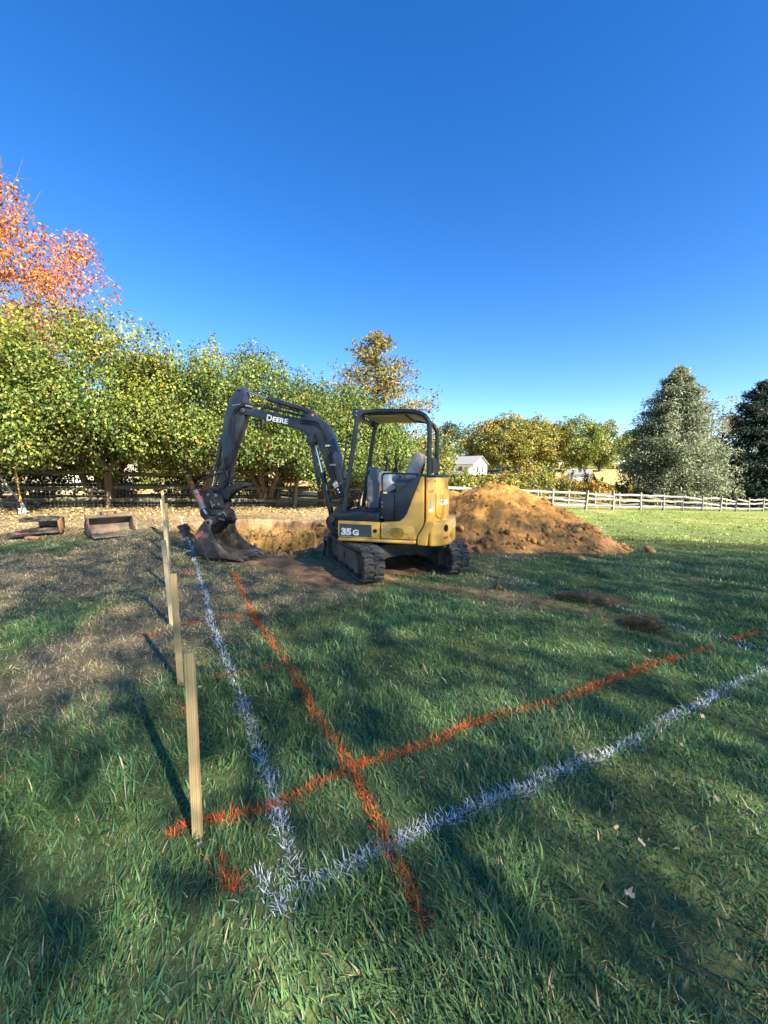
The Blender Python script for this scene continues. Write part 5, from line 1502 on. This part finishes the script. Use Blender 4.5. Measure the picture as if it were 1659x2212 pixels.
# ------------------------------------------------------------------ spare buckets, shovel, tripod
MAT['rust'] = M('rusty_bucket_steel', (0.06, 0.055, 0.052), (0.15, 0.12, 0.10), 6, 0.7, dirt=(0.25, 0.145, 0.085), dscale=5, dlo=0.46, dhi=0.7, bmp=0.4, bscale=40)
MAT['rust_hot'] = M('orange_rust', (0.33, 0.13, 0.05), (0.42, 0.22, 0.10), 9, 0.85)
x, y = -6.62, 9.35
gb = thing('grading_bucket', 'wide rusty grading bucket with clean lip lying on the dry grass', 'bucket', (x, y, float(terrain(x, y)) - 0.01), R(50))
so = [(0.02, 0.0), (-0.44, 0.0), (-0.46, 0.025), (-0.25, 0.09), (-0.12, 0.22), (-0.10, 0.38), (-0.06, 0.44), (0.02, 0.465), (0.10, 0.42), (0.24, 0.26), (0.24, 0.10), (0.14, 0.0)]
for xx in (-0.47, 0.45):
    m = MB(); yz_prism(m, so, xx, xx + 0.025); m.build('side_plate', MAT['rust'], gb, 0.004)
sh_o = [(-0.50, 0.0), (0.14, 0.0), (0.24, 0.10), (0.24, 0.26), (0.10, 0.42), (0.02, 0.46)]
sh_i = [(0.0, 0.435), (0.08, 0.40), (0.215, 0.25), (0.215, 0.11), (0.13, 0.022), (-0.50, 0.016)]
m = MB(); yz_prism(m, sh_o + sh_i, -0.447, 0.45); m.build('shell', MAT['rust'], gb, 0.003)
m = MB(); yz_prism(m, [(-0.62, 0.0), (-0.42, 0.018), (-0.42, 0.034), (-0.62, 0.012)], -0.49, 0.50); m.build('cutting_lip', MAT['steel'], gb, 0.002)
MB().cyl((-0.50, -0.02, 0.43), (0.50, -0.02, 0.43), 0.042, n=16).build('top_tube', MAT['rust'], gb, 0.005)
for xx in (-0.50, 0.47):
    MB().cyl((xx, -0.02, 0.43), (xx + 0.035, -0.02, 0.43), 0.06, n=18).build('tube_end', MAT['rust'], gb, 0.006)
MB().cyl((-0.503, -0.02, 0.43), (-0.49, -0.02, 0.43), 0.028, n=14).build('tube_hole', MAT['void'], gb)
for xx in (-0.16, 0.14):
    m = MB(); yz_prism(m, [(-0.02, 0.44), (0.0, 0.54), (0.06, 0.60), (0.13, 0.58), (0.22, 0.42), (0.22, 0.30)], xx, xx + 0.03); m.build('hitch_ear', MAT['rust'], gb, 0.006)
MB().cyl((-0.20, 0.07, 0.555), (0.21, 0.07, 0.555), 0.026, n=14).build('hitch_pin', MAT['rust_hot'], gb, 0.003)
m = MB().box((-0.474, -0.035, 0.31), (0.005, 0.09, 0.09), Matrix.Rotation(R(45), 3, 'X')); m.build('red_sticker', MAT['red_worn'], gb)

x, y = -8.05, 8.95
nb = thing('trenching_bucket', 'narrow black trenching bucket lying on its side near the shovel', 'bucket', (x, y, float(terrain(x, y)) + 0.07), R(18))
nb.rotation_euler = (R(17), R(4), R(18))
plate = [(-0.50, -0.16), (-0.45, -0.24), (-0.30, -0.26), (-0.14, -0.20), (-0.02, -0.08), (0.14, -0.02), (0.32, 0.0), (0.42, 0.04), (0.42, 0.30), (0.20, 0.32), (-0.06, 0.28), (-0.26, 0.12), (-0.42, -0.02)]
MB().slab(plate, 0.03, 0.055).build('side_plate', MAT['bucket'], nb, 0.004)
MB().slab([(-0.34, 0.06), (-0.30, -0.02), (-0.18, -0.04), (0.02, 0.0), (0.20, 0.06), (0.42, 0.08), (0.42, 0.30), (0.20, 0.34), (-0.06, 0.30), (-0.28, 0.16)], 0.30, 0.325).build('side_plate', MAT['bucket'], nb, 0.004)
MB().cyl((-0.16, 0.09, 0.322), (-0.16, 0.09, 0.33), 0.075, n=20).build('hitch_hole', MAT['void'], nb)
MB().slab([(0.40, 0.02), (0.43, 0.02), (0.43, 0.31), (0.20, 0.345), (-0.08, 0.31), (-0.08, 0.285), (0.20, 0.315), (0.40, 0.29)], 0.04, 0.32).build('shell', MAT['bucket'], nb, 0.003)
MB().box((0.445, 0.08, 0.20), (0.018, 0.20, 0.33), Matrix.Rotation(R(8), 3, 'X')).build('cutting_edge', MAT['rust_hot'], nb, 0.003)
MB().box((-0.22, -0.12, 0.058), (0.22, 0.05, 0.004), Matrix.Rotation(R(24), 3, 'Z')).build('red_sticker', MAT['red_worn'], nb)
MB().box((0.02, -0.26, 0.03), (0.26, 0.10, 0.03), Matrix.Rotation(R(-6), 3, 'Z')).build('rusty_tooth', MAT['rust_hot'], nb, 0.006)

MAT['handle'] = M('yellow_handle', (0.72, 0.42, 0.06), (0.80, 0.50, 0.09), 5, 0.45)
MAT['shovel_steel'] = M('pale_shovel_steel', (0.50, 0.50, 0.47), (0.62, 0.61, 0.57), 7, 0.5, metal=0.4)
x, y = -10.45, 11.2
sv = thing('shovel', 'yellow-handled shovel standing upright at the far left', 'shovel', (x, y, float(terrain(x, y))), 0.0)
tl = Matrix.Rotation(R(-4.5), 4, 'Y')
MB().cyl((0, 0, 0.36), (0, 0, 1.50), 0.021, 0.019, n=12).build('handle', MAT['handle'], sv, 0.004, xf=tl)
MB().cyl((0, 0, 0.30), (0, 0, 0.40), 0.0225, n=12).build('red_ferrule', MAT['red'], sv, xf=tl)
MB().tube([(0, 0, 0.31), (0, 0.005, 0.18), (0, 0.012, 0.02)], [0.022, 0.024, 0.012], 10).build('socket', MAT['shovel_steel'], sv, xf=tl)
bladem = MB()
cols = [(-0.12, 0.0), (-0.08, 0.018), (0.0, 0.028), (0.08, 0.018), (0.12, 0.0)]
V = []; 
for z in (-0.06, 0.16, 0.175):
    for px_, py_ in cols:
        V.append((px_, py_ + (0.02 if z > 0.17 else 0), z))
nV = len(V); V += [(a, b + 0.004, c) for a, b, c in V]
F = []
for i in range(2):
    for k in range(4):
        a = i * 5 + k
        F.append((a, a + 1, a + 6, a + 5)); F.append((nV + a + 5, nV + a + 6, nV + a + 1, nV + a))
bladem.add(V, F).build('blade', MAT['shovel_steel'], sv, xf=tl)

MAT['tripod_white'] = M('white_tripod_leg', (0.78, 0.79, 0.80), rough=0.45)
MAT['tripod_olive'] = M('olive_tripod_leg', (0.30, 0.31, 0.24), rough=0.6)
tx, ty = -11.35, 11.2; tz0 = float(terrain(tx, ty))
tp = thing('survey_tripod', 'white survey tripod cut off by the left edge', 'tripod', (tx, ty, tz0))
apex = Vector((0, 0, 1.32))
for k, (fx, fy, mt) in enumerate([(0.50, -0.25, 'tripod_white'), (0.86, 0.25, 'tripod_olive'), (-0.55, 0.35, 'tripod_white')]):
    ft = Vector((fx, fy, float(terrain(tx + fx, ty + fy)) - tz0))
    ap = apex + Vector((fx * 0.12, fy * 0.12, 0))
    lg = MB().tube([ap, ap.lerp(ft, 0.55)], 0.032, 8).tube([ap.lerp(ft, 0.5), ap.lerp(ft, 0.94)], 0.026, 8).build('leg', MAT[mt], tp)
    MB().cyl(ap.lerp(ft, 0.90), ft, 0.030, 0.008, n=10).build('foot_spike', MAT['hose'], lg)
MB().cyl((0, 0, 1.30), (0, 0, 1.36), 0.09, n=20).build('head_plate', MAT['hose'], tp, 0.005)

# ------------------------------------------------------------------ grass, sprayed lines, turf clumps
WHITE = np.array((0.74, 0.77, 0.80)); ORANGE = np.array((0.92, 0.19, 0.055))
LINES = [  # name, points, half width, colour, density, label
    ([(-6.0, 11.4), (-4.75, 9.3), (-3.6, 7.25), (-2.35, 4.95), (-1.74, 3.83), (-1.28, 3.04), (-0.9, 2.36), (-0.67, 1.95), (-0.47, 1.6), (-0.30, 1.29)], 0.036, WHITE, 1.0, 'white sprayed line running from the near corner back towards the digger bucket'),
    ([(-0.30, 1.29), (-0.09, 1.39), (0.2, 1.54), (0.78, 1.79), (1.56, 2.17), (2.3, 2.55), (2.9, 2.85), (4.2, 3.55)], 0.042, WHITE, 1.0, 'white sprayed line crossing the foreground to the right edge'),
    ([(-0.49, 1.36), (-0.43, 1.28), (-0.32, 1.19)], 0.034, WHITE, 0.8, 'short white sprayed stub just outside the near corner'),
    ([(1.89, 5.77), (2.18, 5.27), (2.49, 4.75), (2.81, 4.17), (3.01, 3.66), (3.23, 3.44), (3.4, 3.0)], 0.045, WHITE, 0.55, 'faint white sprayed line on the right passing the turf clumps'),
    ([(3.15, 3.33), (3.12, 3.04), (3.2, 2.7)], 0.05, WHITE, 0.5, 'white sprayed smear near the right edge where lines meet'),
    ([(-5.9, 10.25), (-5.2, 10.45)], 0.05, WHITE, 0.6, 'white sprayed mark at the far left corner of the pit'),
    ([(-2.42, 6.06), (-1.95, 5.2), (-1.48, 4.24), (-0.97, 3.3), (-0.65, 2.75), (-0.4, 2.31), (-0.15, 1.85), (-0.02, 1.58), (0.07, 1.36), (0.15, 1.16)], 0.034, ORANGE, 1.0, 'orange sprayed line running from the foreground up to the scraped earth'),
    ([(-0.91, 1.48), (-0.8, 1.54), (-0.51, 1.65), (-0.34, 1.76), (-0.15, 1.88), (0.18, 2.02), (0.53, 2.22), (1.14, 2.46), (2.1, 2.96), (2.89, 3.3)], 0.034, ORANGE, 0.85, 'long orange sprayed line crossing from the nearest stake to the right'),
    ([(3.2, 3.42), (3.62, 3.62)], 0.03, ORANGE, 0.8, 'short orange sprayed dash by the right edge'),
    ([(-1.33, 2.77), (-1.03, 2.85), (-0.81, 2.96)], 0.026, ORANGE, 0.7, 'orange sprayed tick from the second stake to the orange line'),
    ([(-2.12, 3.78), (-1.8, 3.96), (-1.55, 4.1)], 0.028, ORANGE, 0.75, 'orange sprayed tick beside the third stake'),
    ([(-0.65, 1.41), (-0.59, 1.34), (-0.53, 1.28)], 0.022, ORANGE, 1.0, 'short orange sprayed dash right of the nearest stake foot'),
    ([(-1.30, 2.30), (-1.26, 2.42)], 0.045, ORANGE, 0.6, 'orange sprayed blot between the first two stakes'),
    ([(-2.25, 3.55), (-2.12, 3.60)], 0.05, ORANGE, 0.6, 'orange sprayed blot in front of the third stake'),
    ([(-3.05, 5.0), (-2.85, 5.1)], 0.05, ORANGE, 0.6, 'orange sprayed blot at the fourth stake'),
    ([(-3.4, 5.9), (-3.0, 6.05)], 0.05, ORANGE, 0.5, 'orange sprayed blot before the fifth stake'),
]

def blades(rng, x, y, L, W, lean, curl, col, az=None, z=None, root=None):
    """grass blades as tapered bent strips: vertices, quads, tris, colours"""
    n = len(x)
    az = rng.uniform(0, 2 * np.pi, n) if az is None else az
    z0 = (gz_at(x, y) if z is None else z) - 0.006
    dx, dy = np.cos(az), np.sin(az)
    fa = az + np.pi / 2 + rng.normal(0, 0.5, n)
    sx, sy = np.cos(fa) * W / 2, np.sin(fa) * W / 2
    def at(t):
        h = L * (np.sin(lean) * t + curl * 0.5 * t * t)
        v = L * np.clip(np.cos(lean) * t - curl * 0.45 * t * t, 0.02 * t, None)
        return x + dx * h, y + dy * h, z0 + v
    x1, y1, z1 = at(0.55); x2, y2, z2 = at(1.0)
    V = np.stack([np.stack([x - sx, y - sy, z0], -1), np.stack([x + sx, y + sy, z0], -1),
                  np.stack([x1 - sx * 0.8, y1 - sy * 0.8, z1], -1), np.stack([x1 + sx * 0.8, y1 + sy * 0.8, z1], -1),
                  np.stack([x2, y2, z2], -1)], 1).reshape(-1, 3)
    b = np.arange(n) * 5
    q = np.stack([b, b + 1, b + 3, b + 2], -1); t = np.stack([b + 2, b + 3, b + 4], -1)
    cc = np.repeat(col, 5, 0)
    if root is not None:                              # paint catches the upper part of a blade only
        cc = cc.reshape(-1, 5, 3); cc[:, :2] = root[:, None]; cc = cc.reshape(-1, 3)
    return V, q, t, cc

def line_mask(x, y, pad=0.0):
    k = np.zeros(len(x), bool)
    for pts, hw, c, dn, lab in LINES:
        k |= seg_dist(x, y, pts) < hw * 0.75 + pad
    return k

def blade_colour(rng, x, y):
    n = len(x)
    dry = dryness(x, y)
    u = rng.uniform(0, 1, n)
    straw = u < 0.05 + 0.74 * dry
    g1 = np.array((0.108, 0.225, 0.08)); g2 = np.array((0.17, 0.285, 0.09)); g3 = np.array((0.08, 0.19, 0.10))
    k = rng.uniform(0, 1, (n, 1))
    c = np.where(k < 0.45, g1, np.where(k < 0.75, g2, g3)) * rng.uniform(0.75, 1.3, (n, 1))
    patch = 1 + 0.30 * fbm(x * 1.6, y * 1.6, octaves=3, seed=201)[:, None]
    yl = sstep(0.1, 0.6, fbm(x * 0.7, y * 0.7, octaves=3, seed=203))[:, None] * 0.35
    c = c * patch * (1 - yl) + np.array((0.14, 0.165, 0.035)) * yl
    s = np.where(rng.uniform(0, 1, (n, 1)) < 0.6, np.array((0.50, 0.41, 0.25)), np.array((0.36, 0.29, 0.17))) * rng.uniform(0.7, 1.25, (n, 1))
    return np.where(straw[:, None], s, c)

def sow(rng, y0, y1, density, w_mul, l_mul, xlim=1.2, pad=0.9):
    area_n = int(density * (y1 - y0) * 2 * (xlim * y1 + pad))
    y = rng.uniform(y0, y1, area_n); x = rng.uniform(-1, 1, area_n) * (xlim * y1 + pad)
    ok = np.abs(x) < xlim * y + pad
    x, y = x[ok], y[ok]
    clump = 0.5 + 0.5 * fbm(x * 2.3, y * 2.3, octaves=3, seed=211)
    fine = 0.5 + 0.5 * fbm(x * 9, y * 9, octaves=2, seed=213)
    bare = bare_soil(x, y)
    dry = dryness(x, y)
    p = np.maximum((0.50 + 0.60 * clump) * (0.62 + 0.6 * fine), dry * (0.5 + fine)) * (1 - bare) ** 1.5
    ok = rng.uniform(0, 1, len(x)) < p
    inpit = (x > PIT_BOX[0]) & (x < PIT_BOX[1]) & (y > PIT_BOX[2]) & (y < PIT_BOX[3])
    ok &= ~(inpit & (poly_sdf(x, y, PIT) > -0.12))
    mh = (x > -0.1) & (x < 6) & (y > 7) & (y < 12.3)
    ok &= ~(mh & (mound_height(x, y) > 0.03))
    ok &= ~(line_mask(x, y) & (rng.uniform(0, 1, len(x)) < 0.8))
    x, y, clump, dry, bare = x[ok], y[ok], clump[ok], dry[ok], bare[ok]
    n = len(x)
    L = l_mul * (0.036 + 0.052 * sstep(0.35, 0.85, clump)) * rng.uniform(0.55, 1.35, n) * (1 - 0.30 * dry)
    L = np.where(rng.uniform(0, 1, n) < 0.03, L * 1.7, L)
    W = w_mul * rng.uniform(0.6, 1.35, n) * (1 - 0.12 * dry)
    big = rng.uniform(0, 1, n) < 0.13 * (1 - dry)
    W = np.where(big, W * 1.7, W); L = np.where(big, L * 1.35, L)
    flow = 2 * np.pi * (fbm(x * 0.8, y * 0.8, octaves=2, seed=221))
    az = flow + rng.normal(0, 1.5, n)
    lean = np.clip(rng.normal(0.62, 0.40, n) + 0.35 * dry, 0.02, 1.45)
    curl = np.clip(rng.normal(0.5, 0.3, n), 0, 1.2)
    return x, y, L, W, lean, curl, az
rng = np.random.default_rng(77)
parts = []
for (y0, y1, dens, wm, lm) in [(0.3, 1.5, 18000, 0.0041, 1.0), (1.5, 2.6, 12500, 0.0046, 1.0), (2.6, 4.4, 6400, 0.0060, 0.98), (4.4, 7.5, 3000, 0.0090, 0.88), (7.5, 12.0, 850, 0.016, 0.72), (12.0, 26.0, 130, 0.038, 0.75)]:
    x, y, L, W, lean, curl, az = sow(rng, y0, y1, dens, wm, lm)
    if y0 > 11:
        ok = (y < LY(x) + 1.0); x, y, L, W, lean, curl, az = [a[ok] for a in (x, y, L, W, lean, curl, az)]
    col = blade_colour(rng, x, y)
    lawn = (sstep(6.5, 9.0, y) * sstep(1.0, 3.0, x))[:, None]
    stripe = 1 + 0.16 * np.sign(np.sin((x * 0.90 - y * 0.43) * 2 * np.pi / 2.2))[:, None]
    col = col * (1 - lawn) + lawn * (np.array((0.21, 0.265, 0.065)) * stripe * rng.uniform(0.7, 1.25, (len(x), 1)))
    parts.append(blades(rng, x, y, L, W, lean, curl, col, az))
# flattened straw thatch lying over the dormant turf
n = 115000
y = 1.6 + 8.6 * rng.uniform(0, 1, n) ** 0.8; x = rng.uniform(-1.25, 0.35, n) * (y + 0.6)
dr_ = dryness(x, y)
ok = (rng.uniform(0, 1, n) < dr_ * 1.15) & (bare_soil(x, y) < 0.55) & ~((x > PIT_BOX[0]) & (x < PIT_BOX[1]) & (y > PIT_BOX[2]) & (poly_sdf(x, y, PIT) > -0.2)) & ~line_mask(x, y)
x, y = x[ok], y[ok]; n = len(x)
k = rng.uniform(0, 1, (n, 1))
col = np.where(k < 0.55, np.array((0.58, 0.48, 0.30)), np.where(k < 0.76, np.array((0.40, 0.32, 0.19)), np.array((0.17, 0.24, 0.085)))) * rng.uniform(0.7, 1.2, (n, 1))
parts.append(blades(rng, x, y, rng.uniform(0.04, 0.085, n), np.interp(y, [1.5, 3, 6, 10], [0.003, 0.005, 0.0085, 0.014]) * rng.uniform(0.7, 1.3, n), np.clip(rng.normal(1.05, 0.3, n), 0.2, 1.5), np.clip(rng.normal(0.35, 0.2, n), 0, 0.9), col))
def join(parts):
    V, Q, T, C = [], [], [], []; o = 0
    for v, q, t, c in parts:
        V.append(v); Q.append(q + o); T.append(t + o); C.append(c); o += len(v)
    return np.concatenate(V), np.concatenate(Q), np.concatenate(T), np.concatenate(C)
v, q, t, c = join(parts)
print('grass blades', len(q))
tag(link('grass', fast_mesh('grass', v, q, t, np.clip(c, 0.003, 0.9)), MAT['grass']), 'long tufted green and straw-coloured lawn grass', 'grass', None, 'stuff')

# sprayed lines: the painted blades of each line are one object
for i, (pts, hw, colr, dn, lab) in enumerate(LINES):
    rng = np.random.default_rng(300 + i)
    P = np.array(pts, float); seg = np.hypot(*np.diff(P, axis=0).T); cum = np.concatenate([[0], np.cumsum(seg)])
    # nearer stretches carry more and finer blades
    s_all = []
    for k in range(len(seg)):
        ym = 0.5 * (P[k, 1] + P[k + 1, 1])
        dens = dn * (1.2 if colr is ORANGE else 0.9) * np.interp(ym, [1.2, 2, 3, 5, 10], [1850, 1300, 850, 420, 110])
        s_all.append(cum[k] + rng.uniform(0, seg[k], int(dens * seg[k])))
    s = np.concatenate(s_all)
    x = np.interp(s, cum, P[:, 0]); y = np.interp(s, cum, P[:, 1])
    e = 0.05
    tx = np.interp(np.minimum(s + e, cum[-1]), cum, P[:, 0]) - np.interp(np.maximum(s - e, 0), cum, P[:, 0])
    ty = np.interp(np.minimum(s + e, cum[-1]), cum, P[:, 1]) - np.interp(np.maximum(s - e, 0), cum, P[:, 1])
    l = np.hypot(tx, ty) + 1e-9
    wob = 0.030 * fbm(s * 2.1, s * 0 + i, octaves=3, seed=230)
    w = rng.normal(0, hw * 0.46, len(s)) + wob
    x = x - ty / l * w; y = y + tx / l * w
    thin = 0.5 + 0.5 * fbm(s * 3.2, s * 0 + i * 3.3 + 1.7, octaves=3, seed=233)
    ok = rng.uniform(0, 1, len(s)) < np.clip(-0.1 + 1.8 * thin, 0.22, 1)
    inp = (x > PIT_BOX[0]) & (x < PIT_BOX[1]) & (y > PIT_BOX[2]) & (y < PIT_BOX[3])
    ok &= ~(inp & (poly_sdf(x, y, PIT) > -0.05))
    x, y = x[ok], y[ok]; n = len(x)
    if n < 5: continue
    dist = np.hypot(x, y)
    L = rng.uniform(0.020, 0.052, n) * np.where(rng.uniform(0, 1, n) < 0.07, 1.6, 1.0)
    W = np.interp(dist, [1.2, 2, 4, 8, 12], [0.0042, 0.0048, 0.0075, 0.013, 0.02]) * rng.uniform(0.6, 1.3, n)
    col = colr * rng.uniform(0.7, 1.08, (n, 1))
    if colr is ORANGE:
        col = np.where(rng.uniform(0, 1, (n, 1)) < 0.3, np.array((0.66, 0.16, 0.05)) * rng.uniform(0.6, 1.1, (n, 1)), col)
    col = np.where(rng.uniform(0, 1, (n, 1)) < 0.20, np.array((0.11, 0.19, 0.06)), col)
    v, q, t, c = blades(rng, x, y, L, W, np.clip(rng.normal(0.65, 0.35, n), 0.05, 1.4), np.clip(rng.normal(0.5, 0.3, n), 0, 1.2), col, root=np.where(rng.uniform(0, 1, (n, 1)) < 0.55, col * 0.8, np.array((0.10, 0.17, 0.05))))
    tag(link('sprayed_line', fast_mesh('sprayed_line', v, q, t, np.clip(c, 0.003, 0.9)), MAT['paint_white']), lab, 'paint line', 'sprayed layout lines on the grass')

# dug-up turf clumps on the right
for i, (cx, cy, rx, ry, h, rot, lab) in enumerate([(2.48, 4.60, 0.36, 0.11, 0.07, -0.45, 'long torn turf clump with orange-sprayed grass right of the digger'), (2.62, 3.80, 0.16, 0.12, 0.075, 0.2, 'round upturned turf clump with orange-sprayed top near the right')]):
    rng = np.random.default_rng(400 + i)
    t_ = thing('turf_clump', lab, 'turf clump', (cx, cy, float(terrain(cx, cy))), rot)
    V0, F0 = ico(3)
    d = 1 + 0.30 * fbm(V0[:, 0] * 2.2 + i * 9, V0[:, 1] * 2.2, V0[:, 2] * 2.2, octaves=4, seed=240)
    V1 = V0 * d[:, None] * np.array((rx, ry, h)); V1[:, 2] += 0.01
    link('soil', fast_mesh('soil', V1, None, F0, np.repeat(np.array([(0.17, 0.12, 0.08)]), len(V1), 0)), MAT['soil'], t_)
    n = 2600
    a = rng.uniform(0, 6.28, n); r = np.sqrt(rng.uniform(0, 1, n)) * 1.05
    gx_, gy_ = np.cos(a) * r * rx, np.sin(a) * r * ry
    gz_ = h * np.sqrt(np.clip(1.08 - r * r, 0.02, None)) * 0.95
    col = np.where((rng.uniform(0, 1, (n, 1)) < 0.30) & (gy_[:, None] > -0.3 * ry), np.array((0.55, 0.13, 0.05)), np.where(rng.uniform(0, 1, (n, 1)) < 0.6, np.array((0.12, 0.19, 0.07)), np.array((0.30, 0.23, 0.14)))) * rng.uniform(0.6, 1.2, (n, 1))
    v, q, t, c = blades(rng, gx_, gy_, rng.uniform(0.03, 0.085, n), np.full(n, 0.006), np.clip(rng.normal(0.9, 0.4, n), 0.1, 1.7), np.full(n, 0.5), col, a + rng.normal(0, 0.5, n), gz_)
    tag(link('torn_grass', fast_mesh('torn_grass', v, q, t, c), MAT['grass'], t_), kind='stuff')

# fallen leaves in the near grass
MAT['dead_leaf'] = M('pale_dead_leaf', (0.30, 0.23, 0.17), (0.42, 0.34, 0.27), 30, 0.8)
def leaf_obj_mesh(seed):
    rng = np.random.default_rng(seed)
    out = [(0, 0), (0.35, 0.25), (0.25, 0.5), (0.55, 0.6), (0.3, 0.85), (0.12, 0.8), (0, 1.05), (-0.15, 0.8), (-0.32, 0.82), (-0.5, 0.55), (-0.22, 0.5), (-0.32, 0.22)]
    V = [(0, 0.5, 0.05)] + [(x * (1 + rng.normal() * 0.12), y * (1 + rng.normal() * 0.08), 0.16 * abs(x) * 2 + rng.normal() * 0.05 + 0.12 * (y - 0.5) ** 2) for x, y in out]
    F = [(0, 1 + k, 1 + (k + 1) % len(out)) for k in range(len(out))]
    me = bpy.data.meshes.new('fallen_leaf'); me.from_pydata(V, [], F); me.update(); me.materials.append(MAT['dead_leaf'])
    return me
lm = [leaf_obj_mesh(k) for k in range(4)]
rng = np.random.default_rng(55)
spots = [(0.98, 1.50), (1.02, 1.44), (1.16, 1.40), (0.87, 1.22), (1.50, 1.62), (1.62, 1.98), (0.42, 1.86), (0.56, 1.84), (1.25, 1.83), (0.05, 2.9), (0.5, 3.3), (1.32, 3.75), (1.1, 3.95), (0.72, 3.55), (-0.25, 1.72), (1.95, 2.25), (0.28, 4.1), (-1.25, 2.55), (2.2, 3.1), (-0.72, 1.42)]
for k, (x, y) in enumerate(spots):
    o = link('fallen_leaf', lm[k % 4], None, None, (x, y, float(terrain(x, y)) + 0.05), (rng.normal() * 0.5, rng.normal() * 0.5, rng.uniform(0, 6.28)))
    s = rng.uniform(0.022, 0.036); o.scale = (s, s, s)
    tag(o, 'small pale curled dead leaf lying in the foreground grass', 'leaf', 'fallen leaves in the near grass')
# leaf litter under the left trees
rng = np.random.default_rng(56)
n = 11000
x = rng.uniform(-16, 2.5, n); y = LY(x) - np.abs(rng.normal(0, 2.0, n)) + 0.8
inp = (x > PIT_BOX[0]) & (x < PIT_BOX[1]) & (y > PIT_BOX[2]) & (y < PIT_BOX[3])
ok = ~(inp & (poly_sdf(x, y, PIT) > -0.1)) & (y > 8.8)
x, y = x[ok], y[ok]
P = np.stack([x, y, terrain(x, y) + rng.uniform(0.01, 0.05, len(x))], -1)
N = np.stack([rng.normal(0, 0.5, len(x)), rng.normal(0, 0.5, len(x)), np.ones(len(x))], -1)
col = pick(rng, len(x), [(3, (0.38, 0.29, 0.16)), (2, (0.46, 0.37, 0.20)), (3, (0.27, 0.19, 0.11)), (0.7, (0.50, 0.42, 0.13))])
tag(link('leaf_litter', leaf_mesh('leaf_litter', rng, P, N, rng.uniform(0.05, 0.10, len(x)), col, 0.8, 0.0), MAT['leaf']), 'tan fallen leaves littering the ground before the left fence', 'leaf litter', None, 'stuff')
